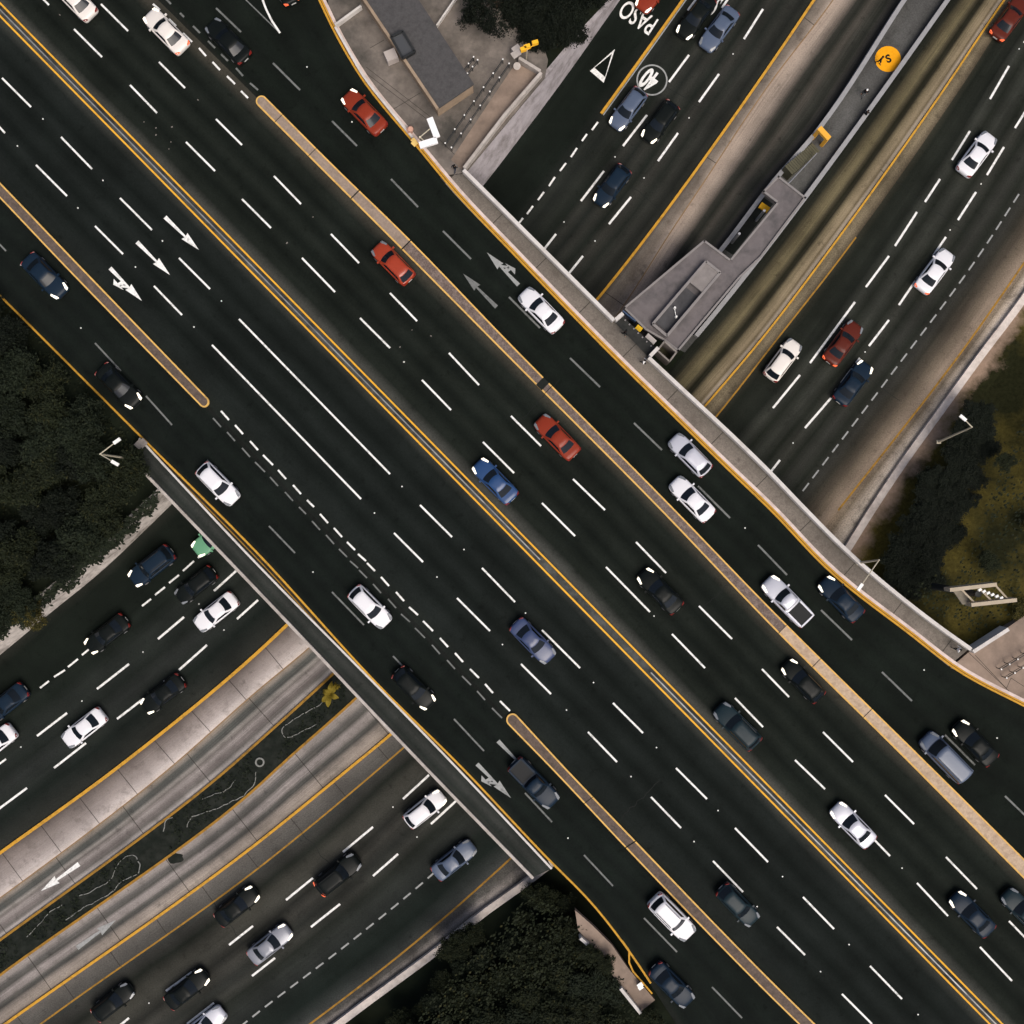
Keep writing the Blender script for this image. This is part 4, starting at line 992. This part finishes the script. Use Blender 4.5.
    if kind == 'pickup':
        q = MB(); x0, x1, zt = -.46*L, -.72, .985*hz+.045
        q.add([(x0,-.72*W,zt),(x1,-.72*W,zt),(x1,.72*W,zt),(x0,.72*W,zt)], [(0,1,2,3)])
        parts.append(('load_bed', q, M_trim, False))
        q = MB()
        for sg in (-1,1): q.box(((x0+x1)/2, sg*.80*W, zt-.05), x1-x0, .14, .13)
        q.box((x0-.02,0,zt-.05), .12, 1.7*W, .13); parts.append(('bed_rail', q, 'PAINT', False))
    if kind in ('suv','van'):
        for sg in (-1,1):
            q = MB(); q.tube((xf1-.2,sg*h1*.86,z1+.09),(xr1+.2,sg*h1*.86,z1+.09),.025); parts.append(('roof_rail', q, M_trim, False))
    wr = .33 if kind in ('sedan','hatchback') else .37
    for x in (.315*L, -.30*L):
        for sg in (-1,1):
            q = MB(); q.tube((x,sg*(W-.20),wr),(x,sg*(W+.012),wr),wr,wr,20); r = MB(); r.tube((x,sg*(W),wr),(x,sg*(W+.025),wr),wr*.62,wr*.58,14)
            parts.append(('wheel', q, M_tyre, True, ('rim', r, M_rim)))
    out = []
    for p in parts:
        mat = p[2] if not isinstance(p[2], str) else {'PAINT': PAINT['white'], 'HL': M_hl, 'TL': M_tl}[p[2]]
        me = p[1].mesh(p[0], mat, smooth=p[3]); bm = bmesh.new(); bm.from_mesh(me); bmesh.ops.recalc_face_normals(bm, faces=bm.faces)
        if p[0] in ('windshield','rear_window','side_window','load_bed'):
            pass
        bm.to_mesh(me); bm.free()
        if p[3] and p[0] == 'body':
            for poly in me.polygons: poly.use_smooth = True
        sub = None
        if len(p) > 4: sub = (p[4][0], p[4][1].mesh(p[4][0], p[4][2]))
        out.append((p[0], me, p[2], sub))
    return out
PROTO = {k: car_meshes(k) for k in KIND}
def car(px, py, lvl, head, kind, paint, lights, label, sc=1.0):
    z = ZD if lvl else 0.0
    h = Vector((head[0], -head[1])).normalized(); p = P(px,py,z+.75); p.z = z + .004
    name = {'sedan':'sedan_car','hatchback':'hatchback_car','suv':'suv_car','pickup':'pickup_truck','van':'van'}[kind]
    cat = {'pickup':'pickup','van':'van'}.get(kind,'car')
    r = thing(name, label, cat, p, 'vehicles on the overpass' if lvl else 'vehicles on the lower road', math.atan2(h.y,h.x)); k_ = 1.2 if kind == 'hatchback' else 1.12; r.scale = (sc*k_,sc*1.12,sc*1.06)
    for nm, me, mk, sub in PROTO[kind]:
        o = link(nm, me, r)
        m = None
        if mk == 'PAINT': m = PAINT[paint]
        elif mk == 'HL': m = M_hl if 'h' in lights else M_hloff
        elif mk == 'TL': m = M_tl if 't' in lights else M_tloff
        if m: o.material_slots[0].link = 'OBJECT'; o.material_slots[0].material = m
        if sub: link(sub[0], sub[1], o)
    return r
SE, NW = (1,1.02), (-1,-1.02)
NDL, NUR, SDL, SUR = (-.60,.80), (.60,-.80), (-.79,.62), (.78,-.62)
CARS = [
 # overpass, heading down-right
 (45,276,1,SE,'sedan','navy','h','dark navy car near the left end of the lower-left frontage lanes, headlights lit'),
 (119,386,1,SE,'sedan','black','h','black car with lit headlights hugging the yellow line beside the left thicket'),
 (218,484,1,SE,'hatchback','white','','bright white hatchback on the frontage road just past the rounded median tip'),
 (370,607,1,SE,'hatchback','white','','white hatchback beside the short white dashes, middle of the frontage road'),
 (533,641,1,SE,'sedan','violet','','slate blue car on the main road just below the central barrier'),
 (414,688,1,SE,'hatchback','black','h','black hatchback with lit headlights close to the lower-left sidewalk'),
 (534,783,1,SE,'pickup','navy','','dark blue pickup between turn arrow and start of the lower median'),
 (672,917,1,SE,'suv','white','','large white car close to the lower median, near the bottom'),
 (738,905,1,SE,'hatchback','teal','','dark teal hatchback on the main road right of the lower median'),
 (672,985,1,SE,'sedan','navy','','dark navy car at the bottom of the frontage road, behind the large white car'),
 # overpass, heading up-left
 (166,31,1,NW,'sedan','cream','ht','cream sedan with lit lamps beside the short dashes at top left'),
 (74,-2,1,NW,'sedan','cream','','cream car cut by the top edge of the picture'),
 (393,263,1,NW,'hatchback','red','','bright red hatchback against the upper median'),
 (557,437,1,NW,'sedan','brick','','brick red sedan below the upper median near the middle'),
 (495,481,1,NW,'sedan','blue','h','vivid blue car just above the central barrier, headlights lit'),
 (660,591,1,NW,'sedan','black','h','black car with lit headlights by a long white lane dash'),
 (737,726,1,NW,'suv','teal','','dark teal estate car beside the central barrier, lights off'),
 (803,681,1,NW,'hatchback','black','h','black hatchback with bright headlights tight below the upper median, right'),
 (853,825,1,NW,'sedan','silver','h','silver sedan with lit headlights at lower right'),
 (972,914,1,NW,'sedan','navy','h','dark navy sedan with lit headlights near the lower right corner'),
 (1024,911,1,NW,'sedan','teal','','dark teal car cut by the right edge, beside the navy sedan'),
 (364,112,1,NW,'sedan','brick','h','brick red car on the frontage road beside the kiosk forecourt'),
 (541,310,1,NW,'sedan','white','','white sedan by the turn arrows on the upper-right frontage road'),
 (690,455,1,NW,'hatchback','silver','','silver hatchback next to the yellow kerb, just ahead of a white one'),
 (692,499,1,NW,'sedan','white','','white sedan between upper median and silver hatchback'),
 (787,601,1,NW,'pickup','silver','h','silver pickup truck with dark load bed against the upper median'),
 (841,599,1,NW,'sedan','navy','h','dark navy car with lit headlights by the curved yellow kerb'),
 (945,757,1,NW,'van','steel','','steel blue van on the frontage road at far right'),
 (975,743,1,NW,'sedan','black','h','black car with lit headlights beside the steel blue van'),
 (228,41,1,NW,'sedan','black','','black car with no lights in the dim lane at top left'),
 (282,-20,1,(-.45,-.9),'sedan','black','t','black car leaving through the top edge with red tail lamps lit'),
 # lower road, north side
 (655,-10,0,NDL,'sedan','brick','h','brick red car over the PASO lettering, cut by the top edge'),
 (696,17,0,NDL,'sedan','black','h','black car beside the cropped lane letters at the top'),
 (719,29,0,NDL,'sedan','steel','','steel blue car at the top of the lower road'),
 (628,109,0,NDL,'hatchback','steel','h','steel blue hatchback on the speed ring marking'),
 (660,122,0,NDL,'hatchback','black','h','black hatchback with lit headlights next to the speed ring'),
 (612,186,0,NDL,'hatchback','navy','h','small dark navy car with lit headlights alone between lane dashes, upper middle'),
 (977,154,0,NUR,'sedan','white','','white sedan farthest up the right-hand lower road'),
 (935,271,0,NUR,'sedan','white','t','white sedan with red tail lamps on the right-hand lower road'),
 (783,360,0,NUR,'hatchback','cream','','cream white hatchback nearest the yellow kerb right of the station'),
 (843,343,0,NUR,'sedan','darkred','t','dark red car with glowing tail lamps on the right-hand lower road'),
 (853,383,0,NUR,'sedan','navy','h','dark navy car with lit headlights beside the dark red car'),
 (1010,18,0,NUR,'sedan','darkred','t','dark red car in the upper right corner'),
 # lower road, south side
 (216,612,0,SDL,'sedan','white','','white sedan close to the lower-left parapet of the bridge'),
 (214,537,0,SDL,'sedan','green','h','pale green taxi emerging from under the bridge'),
 (84,728,0,SDL,'sedan','white','','white sedan above the yellow kerb and concrete slabs, left side'),
 (-6,744,0,SDL,'sedan','white','','white car cut by the left edge'),
 (152,566,0,SDL,'suv','navy','h','dark navy car with lit headlights nearest the rough retaining wall'),
 (107,634,0,SDL,'sedan','black','h','black car with lit headlights beside the short dashes at left'),
 (163,694,0,SDL,'sedan','black','h','black car with lit headlights by the thick yellow kerb at left'),
 (6,703,0,SDL,'sedan','navy','','unlit dark navy car near the left edge'),
 (196,585,0,SDL,'hatchback','black','','unlit black hatchback behind the white sedan near the bridge'),
 (425,809,0,SUR,'hatchback','white','h','white hatchback about to pass under the bridge, lower middle'),
 (454,860,0,SUR,'sedan','steel','','steel blue car about to pass under the bridge beside the footway'),
 (338,874,0,SUR,'suv','black','t','black car with red tail lamps between two lane dashes, lower middle'),
 (270,944,0,SUR,'sedan','grey','h','grey sedan with lit headlights at the bottom left'),
 (237,906,0,SUR,'sedan','black','h','black car with lit headlights above the grey sedan'),
 (187,989,0,SUR,'sedan','black','h','black car with lit headlights lowest on the bottom left road'),
 (204,1026,0,SUR,'sedan','silver','','silver car cut by the bottom edge'),
 (113,1002,0,SUR,'hatchback','black','','unlit black hatchback near the yellow kerb at bottom left'),
]
for c in CARS: car(*c)

# ---------------------------------------------------------------- people
SKIN = simple('skin', C(150,108,84), .6, .2)
def person(px, py, z, heading, shirt, trousers, hair, label, stride=.22, arm=.5):
    base = P(px, py, z)
    pts = {'pelvis':(0,0,.93),'waist':(0,0,1.08),'chest':(.02,0,1.30),'neck':(.02,0,1.48),'chin':(.05,0,1.56),'head':(.035,0,1.66),'crown':(.02,0,1.73)}
    R = {'pelvis':(.15,.11),'waist':(.13,.10),'chest':(.165,.115),'neck':(.058,.058),'chin':(.07,.07),'head':(.092,.085),'crown':(.07,.07)}
    E = [('pelvis','waist'),('waist','chest'),('chest','neck'),('neck','chin'),('chin','head'),('head','crown')]
    for s, n in ((1,'l'),(-1,'r')):
        f = s*stride
        add = {'hip':(0,s*.10,.86),'knee':(f*.6+.04,s*.10,.50),'ankle':(f-.04,s*.10,.10),'heel':(f-.05,s*.10,.05),'toe':(f+.16,s*.115,.035),
               'sho':(.01,s*.19,1.42),'elb':(-f*.5-.02,s*.245,1.14),'wri':(-f*arm*1.6+.10,s*.25,.90),'palm':(-f*arm*1.7+.13,s*.25,.84)}
        rad = {'hip':(.095,.095),'knee':(.062,.062),'ankle':(.042,.042),'heel':(.042,.042),'toe':(.036,.03),'sho':(.062,.062),'elb':(.045,.045),'wri':(.03,.03),'palm':(.036,.022)}
        for k in add: pts[k+n] = add[k]; R[k+n] = rad[k]
        E += [('pelvis','hip'+n),('hip'+n,'knee'+n),('knee'+n,'ankle'+n),('ankle'+n,'heel'+n),('heel'+n,'toe'+n),('chest','sho'+n),('sho'+n,'elb'+n),('elb'+n,'wri'+n),('wri'+n,'palm'+n)]
        pa = Vector(pts['palm'+n])
        for i, (dx, ln) in enumerate(((.028,.07),(.010,.08),(-.008,.075),(-.024,.06))):
            a, b = 'f%d%s'%(i,n), 'g%d%s'%(i,n); pts[a] = tuple(pa+Vector((dx,0,-.05))); pts[b] = tuple(pa+Vector((dx+.012,-s*.012,-.05-ln)))
            R[a] = (.009,.009); R[b] = (.008,.008); E += [('palm'+n,a),(a,b)]
        pts['t'+n] = tuple(pa+Vector((.05,-s*.01,-.03))); R['t'+n] = (.010,.010); E.append(('palm'+n,'t'+n))
    keys = list(pts); idx = {k:i for i,k in enumerate(keys)}
    me = bpy.data.meshes.new('body'); me.from_pydata([pts[k] for k in keys], [(idx[a],idx[b]) for a,b in E], [])
    o = bpy.data.objects.new('tmp', me); COL.objects.link(o)
    md = o.modifiers.new('s','SKIN'); md.use_smooth_shade = True
    for k in keys: me.skin_vertices[0].data[idx[k]].radius = R[k]
    me.skin_vertices[0].data[0].use_root = True
    o.modifiers.new('d','SUBSURF').levels = 1
    dg = bpy.context.evaluated_depsgraph_get(); m2 = bpy.data.meshes.new_from_object(o.evaluated_get(dg)); bpy.data.objects.remove(o)
    m2.name = 'person'; m2.materials.clear()
    for m in (SKIN, shirt, trousers, M_trim): m2.materials.append(m)
    for p in m2.polygons:
        c = p.center
        p.material_index = 3 if c.z < .09 else 2 if c.z < .98 and abs(c.y) < .21 else 1 if c.z < 1.475 and not (c.z < .93 and abs(c.y) > .2) else 0
    h = Vector((heading[0], -heading[1])); ang = math.atan2(h.y, h.x)
    ob = link('person', m2, None, base); ob.rotation_euler.z = ang; tag(ob, label, 'person', 'pedestrians')
    q = MB(); rr = []
    for i in range(5):
        a = i*math.pi/8
        for j in range(12):
            b = 2*math.pi*j/12; q.v.append(Vector((.022+.112*math.cos(a)*math.cos(b)*1.08, .105*math.cos(a)*math.sin(b), 1.665+.118*math.sin(a))))
    for i in range(4):
        for j in range(12): q.f.append([i*12+j, i*12+(j+1)%12, (i+1)*12+(j+1)%12, (i+1)*12+j]); q.mi.append(0)
    part('hair', q, hair, ob, smooth=True, world=False)
    q = MB(); q.v = [Vector(v) for v in ((.118,-.016,1.63),(.118,.016,1.63),(.152,0,1.625),(.12,0,1.675),(.125,0,1.61))]; q.f = [[0,2,3],[2,1,3],[0,4,2],[4,1,2]]; q.mi = [0]*4
    part('nose', q, SKIN, ob, world=False)
    return ob
dkc = simple('dark_cloth', C(28,30,32), .9, .1); wtc = simple('white_cloth', (.74,.74,.73,1), .85, .1); gyc = simple('grey_cloth', C(96,98,100), .9, .1)
hr = simple('dark_hair', C(22,20,18), .7, .2); capw = simple('white_cap', (.78,.78,.76,1), .8, .1); blc = simple('denim_cloth', C(46,54,70), .9, .1)
person(643,363, ZD+.155, (-.7,-.7), wtc, dkc, hr, 'person in a white top walking on the bridge sidewalk beside the station landing')
person(624,334, ZD+.155, (.7,.7), dkc, dkc, hr, 'person in dark clothes at the station landing')
person(862,96, ZP, (-.5,.8), dkc, gyc, capw, 'person in dark clothes and a white cap on the station platform')
person(877.5,63.5, ZP, (.5,.6), dkc, dkc, hr, 'person in dark clothes standing on the edge of the amber floor disc')
person(863,117, ZP, (.5,-.8), dkc, dkc, hr, 'person in dark clothes leaning by the right platform wall')
person(954,648, ZD+.155, (-.8,-.6), wtc, dkc, hr, 'person with a white top on the sidewalk by the right-hand plaza')
person(455,171, ZD+.08, (.4,-.7), dkc, blc, hr, 'person in dark clothes at the corner of the kiosk plaza')

# ---------------------------------------------------------------- trees and plants
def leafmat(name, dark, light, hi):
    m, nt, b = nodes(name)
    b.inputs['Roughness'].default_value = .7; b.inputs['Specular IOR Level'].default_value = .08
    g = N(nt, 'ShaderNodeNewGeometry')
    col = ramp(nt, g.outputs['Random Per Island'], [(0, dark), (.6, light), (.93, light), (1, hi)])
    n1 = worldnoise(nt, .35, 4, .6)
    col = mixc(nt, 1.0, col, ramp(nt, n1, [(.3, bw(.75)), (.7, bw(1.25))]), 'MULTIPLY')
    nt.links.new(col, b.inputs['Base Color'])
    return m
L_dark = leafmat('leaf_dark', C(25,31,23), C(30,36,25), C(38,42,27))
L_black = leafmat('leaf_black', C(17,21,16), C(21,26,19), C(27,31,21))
L_olive = leafmat('leaf_olive', C(36,38,22), C(62,58,28), C(104,92,38))
L_mid = leafmat('leaf_mid', C(25,30,21), C(33,38,24), C(52,51,28))
L_yel = leafmat('leaf_yellow', C(70,66,22), C(112,98,34), C(160,140,50))
part('foliage', bed_leaves, L_dark, beds)['kind'] = 'stuff'
M_bark = simple('bark', C(58,50,42), .95, .05, var=.3)
def crown_mesh(name, seed, mat, nclump=70, per=26, leaf=.16, flat=.55):
    rnd = random.Random(seed); q = MB()
    lobes = [(Vector((rnd.uniform(-.55,.55), rnd.uniform(-.55,.55), rnd.uniform(-.1,.3))), rnd.uniform(.35,.6)) for _ in range(8)] + [(Vector((0,0,.1)), .6)]
    for _ in range(nclump):
        lc_, lr = rnd.choice(lobes)
        d = Vector((rnd.gauss(0,1), rnd.gauss(0,1), rnd.gauss(.35,.8))).normalized()
        c = lc_ + d*lr*rnd.uniform(.55,1.05); cr = rnd.uniform(.10,.24)
        for _ in range(per):
            p = c + Vector((rnd.gauss(0,1), rnd.gauss(0,1), rnd.gauss(0,.7)))*cr*.6; p.z *= 1
            n = Vector((rnd.gauss(0,.6), rnd.gauss(0,.6), 1)).normalized(); a = n.orthogonal().normalized(); b = n.cross(a)
            t = rnd.random()*6.28; u = a*math.cos(t)+b*math.sin(t); w = n.cross(u); s = leaf*rnd.uniform(.6,1.3)*.5
            p = Vector((p.x, p.y, p.z*flat/.55))
            q.add([p-u*s*1.5, p+w*s*.6, p+u*s*1.5, p-w*s*.6], [(0,1,2,3)])
    return q.mesh(name, mat)
def trunk_mesh():
    q = MB(); q.tube((0,0,-1.0),(0,0,-.35),.09,.065,9)
    for a in range(5):
        t = a*1.26; q.tube((0,0,-.4),(.45*math.cos(t),.45*math.sin(t),.15),.045,.015,6)
    return q.mesh('trunk', M_bark)
TR = trunk_mesh()
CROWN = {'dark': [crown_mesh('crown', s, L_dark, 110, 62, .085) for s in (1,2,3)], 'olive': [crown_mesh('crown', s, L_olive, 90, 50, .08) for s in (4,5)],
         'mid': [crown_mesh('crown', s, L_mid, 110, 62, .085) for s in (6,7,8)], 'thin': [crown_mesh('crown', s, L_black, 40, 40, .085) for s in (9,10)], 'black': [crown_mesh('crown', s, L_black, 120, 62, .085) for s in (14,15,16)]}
def tree(px, py, zb, r, kind, label, group, name='broadleaf_tree', hgt=1.0):
    t = thing(name, label, 'tree', P(px,py,zb), group, random.random()*6.28)
    t.location.z = zb + r*hgt; t.scale = (r, r, r*hgt); t.location.z = zb
    for nm, me in (('trunk', TR), ('crown', random.choice(CROWN[kind]))):
        o = link(nm, me, t); o.location.z = 1.0
    return t
def inside(p, poly):
    c = False; j = len(poly)-1
    for i in range(len(poly)):
        if (poly[i][1] > p[1]) != (poly[j][1] > p[1]) and p[0] < (poly[j][0]-poly[i][0])*(p[1]-poly[i][1])/(poly[j][1]-poly[i][1])+poly[i][0]: c = not c
        j = i
    return c
def scatter(poly, dmin, n, seed):
    rnd = random.Random(seed); xs = [p[0] for p in poly]; ys = [p[1] for p in poly]; out = []
    for _ in range(n*60):
        p = (rnd.uniform(min(xs),max(xs)), rnd.uniform(min(ys),max(ys)))
        if inside(p, poly) and all((p[0]-q[0])**2+(p[1]-q[1])**2 > dmin*dmin for q in out): out.append(p)
        if len(out) >= n: break
    return out
rt = random.Random(5)
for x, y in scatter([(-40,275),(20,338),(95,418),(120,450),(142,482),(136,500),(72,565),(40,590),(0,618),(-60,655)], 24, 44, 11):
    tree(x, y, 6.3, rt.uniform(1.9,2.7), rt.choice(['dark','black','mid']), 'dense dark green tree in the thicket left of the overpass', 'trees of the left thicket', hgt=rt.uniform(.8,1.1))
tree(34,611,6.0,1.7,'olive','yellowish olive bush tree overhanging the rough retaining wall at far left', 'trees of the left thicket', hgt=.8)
for x, y in scatter([(545,908),(560,898),(570,928),(596,972),(608,1020),(612,1060),(350,1060),(380,1030),(447,978),(496,938)], 19, 95, 12):
    dd = min((o_.xy - P(x,y,2).xy).length for o_ in loo[NS//2:])
    tree(x, y, min(5.4, .4 + dd*.36), min(rt.uniform(1.9,2.7), .7 + .24*dd), rt.choice(['mid','mid','dark']), 'leafy dark tree in the thicket below the bridge at the bottom', 'trees of the bottom thicket', hgt=rt.uniform(.6,.85))
for x, y in ((471,927),(452,944),(461,936),(535,888),(548,897)):
    tree(x, y, .9, 1.5, 'mid', 'small dark tree hanging over the low white wall at the bottom', 'trees over the low wall', hgt=1.0)
for x, y in ((652,1015),(668,1042),(604,957),(590,950)):
    tree(x, y, 6.3, 1.1, 'mid', 'small dark tree beside the tan footway at the bottom', 'trees by the footway', hgt=.9)
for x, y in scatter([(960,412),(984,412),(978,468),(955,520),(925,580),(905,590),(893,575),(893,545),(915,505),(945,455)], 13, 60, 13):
    tree(x, y, 3.0, rt.uniform(1.3,1.7), 'black', 'nearly black tree standing in for the shade of the hollow right of the lower road', 'trees of the right hollow', hgt=.5)  # low near-black crowns stand in for the shade of the hollow
for x, y in scatter([(1000,400),(1060,330),(1060,590),(1020,620),(970,625),(935,600),(975,540),(1000,470)], 40, 6, 14):
    tree(x, y, 5.4, rt.uniform(.8,1.3), rt.choice(['olive','olive','mid']), 'olive green tree on the slope at the right edge', 'trees of the right slope', hgt=.7)
for x, y in ((482,14),(490,31),(470,24),(497,8),(478,-4)):
    tree(x, y, 6.5, rt.uniform(1.5,2.0), 'thin', 'sparse dark tree beside the kiosk roof with paving showing through', 'trees by the kiosk', hgt=1.0)
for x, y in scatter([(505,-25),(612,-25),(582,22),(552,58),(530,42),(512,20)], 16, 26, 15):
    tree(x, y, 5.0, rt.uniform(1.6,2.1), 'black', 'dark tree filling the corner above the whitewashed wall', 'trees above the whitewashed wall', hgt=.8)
# ivy hanging over the rough wall
ivy = thing('hanging_ivy', 'ragged dark ivy hanging over the top of the rough retaining wall at left', 'ivy', topW[int(NS*.8)])
ri = random.Random(3); q = MB()
for i in range(3200):
    t = ri.uniform(ni(topW,150,500,6.3)/(NS-1),.985); k = int(t*(NS-1)); f = t*(NS-1)-k; top = topW[k].lerp(topW[min(k+1,NS-1)], f); bot = la[k].lerp(la[min(k+1,NS-1)], f)
    amt = max(0, noise.noise(Vector((t*60,0,1)))*.9+.35); s = -.25 + ri.random()**1.1*(.25+amt*.95)
    p = top.lerp(bot, s) + Vector((.18,-.2,.12)) + Vector((ri.gauss(0,.14),ri.gauss(0,.14),ri.gauss(0,.1)))
    n = Vector((ri.gauss(.5,.5), ri.gauss(-.5,.5), 1)).normalized(); a = n.orthogonal().normalized(); b = n.cross(a); z = ri.uniform(.12,.26)
    th = ri.random()*6.28; u = a*math.cos(th)+b*math.sin(th); w = n.cross(u)
    q.add([p-u*z, p+w*z*.6, p+u*z, p-w*z*.6], [(0,1,2,3)])
part('foliage', q, L_dark, ivy)
# broad-leaved plant by the parapet
pl = thing('banana_plant', 'yellow green broad leaved plant at the end of the planted strip by the bridge', 'plant', P(334,694,.12))
rp_ = random.Random(9)
c = P(334,690,.12); q = MB(); q.tube(c, c+Vector((0,0,2.0)), .12, .07, 8); part('stem', q, M_bark, pl)
for i, (dx, dy, ln) in enumerate(((.2,1.6,1.3),(.9,1.2,1.2),(-.9,-.9,1.3),(-.3,-1.5,1.5),(.9,-.5,1.0),(-.6,.3,.9))):
    q = MB(); d = Vector((dx,dy,0)).normalized(); w = Vector((-d.y,d.x,0)); pts = []
    for k in range(7):
        s = k/6; p = c + Vector((0,0,2.0 + .7*math.sin(s*2.4) - .5*s*s)) + d*ln*s; hw = .30*math.sin(math.pi*min(s*.9+.08,1)); pts += [p-w*hw+Vector((0,0,.06)), p, p+w*hw+Vector((0,0,.06))]
    q.add(pts, [f for k in range(6) for f in ((3*k,3*k+1,3*k+4,3*k+3),(3*k+1,3*k+2,3*k+5,3*k+4))]); part('leaf', q, L_yel, pl)
cm = crown_mesh('foliage', 31, L_yel, 26, 40, .16); fo = link('foliage', cm, pl); fo.scale = (.85,.95,.8); fo.location = (0,.5,1.5)
# low scrub on the upper ground
gc = MB(); rg = random.Random(21)
def scrub(poly, z, n):
    xs = [p[0] for p in poly]; ys = [p[1] for p in poly]
    for _ in range(n):
        p = (rg.uniform(min(xs),max(xs)), rg.uniform(min(ys),max(ys)))
        if not inside(p, poly): continue
        c = P(p[0],p[1],z) + Vector((0,0,rg.uniform(0,.4)))
        nn = Vector((rg.gauss(0,.5), rg.gauss(0,.5), 1)).normalized(); a = nn.orthogonal().normalized(); b = nn.cross(a); s = rg.uniform(.1,.22)
        gc.add([c-a*s, c+b*s*.6, c+a*s, c-b*s*.6], [(0,1,2,3)])
scrub([(-60,240),(150,450),(138,480),(0,620),(-60,660)], 6.3, 9000)
scrub([(533,890),(590,930),(640,1010),(650,1080),(380,1080),(430,1000)], 6.2, 6000)
scrub([(905,590),(960,560),(1060,330),(1060,600),(1000,622),(968,640)], 6.0, 2600)
o = link('ground_cover', gc.mesh('ground_cover', L_mid)); tag(o, 'dark low leafy ground cover on the slopes beside the roads', 'ground cover', kind='stuff')

# ---------------------------------------------------------------- light, camera
ELEV, AZ = math.radians(58), math.radians(150)      # high veiled sun
wd = bpy.data.worlds.new('World'); S.world = wd; wd.use_nodes = True
nt = wd.node_tree; bg = nt.nodes['Background']; sky = nt.nodes.new('ShaderNodeTexSky'); sky.sky_type = 'NISHITA'; sky.sun_disc = False
sky.sun_elevation = ELEV; sky.sun_rotation = AZ; sky.air_density = .7; sky.dust_density = 6.0; sky.ozone_density = .3
nt.links.new(sky.outputs[0], bg.inputs['Color']); bg.inputs['Strength'].default_value = .11
sd = bpy.data.lights.new('sun', 'SUN'); sd.energy = 1.5; sd.angle = math.radians(40); sd.color = (1.0,.96,.91)
so = bpy.data.objects.new('sun', sd); COL.objects.link(so)
dirv = Vector((math.sin(AZ)*math.cos(ELEV), math.cos(AZ)*math.cos(ELEV), math.sin(ELEV)))
so.rotation_euler = dirv.to_track_quat('Z','Y').to_euler(); so.location = dirv*80
cam = bpy.data.cameras.new('camera'); co = bpy.data.objects.new('camera', cam); COL.objects.link(co)
co.location = (0,0,CAMZ); co.rotation_euler = (0,0,0); cam.sensor_width = 36; cam.lens = 36*DIST/102.4; cam.clip_end = 2000; cam.clip_start = 1
S.camera = co
S.view_settings.view_transform = 'Standard'; S.view_settings.look = 'None'; S.view_settings.gamma = 1; S.view_settings.exposure = 0.34
S.render.resolution_x = S.render.resolution_y = 1024
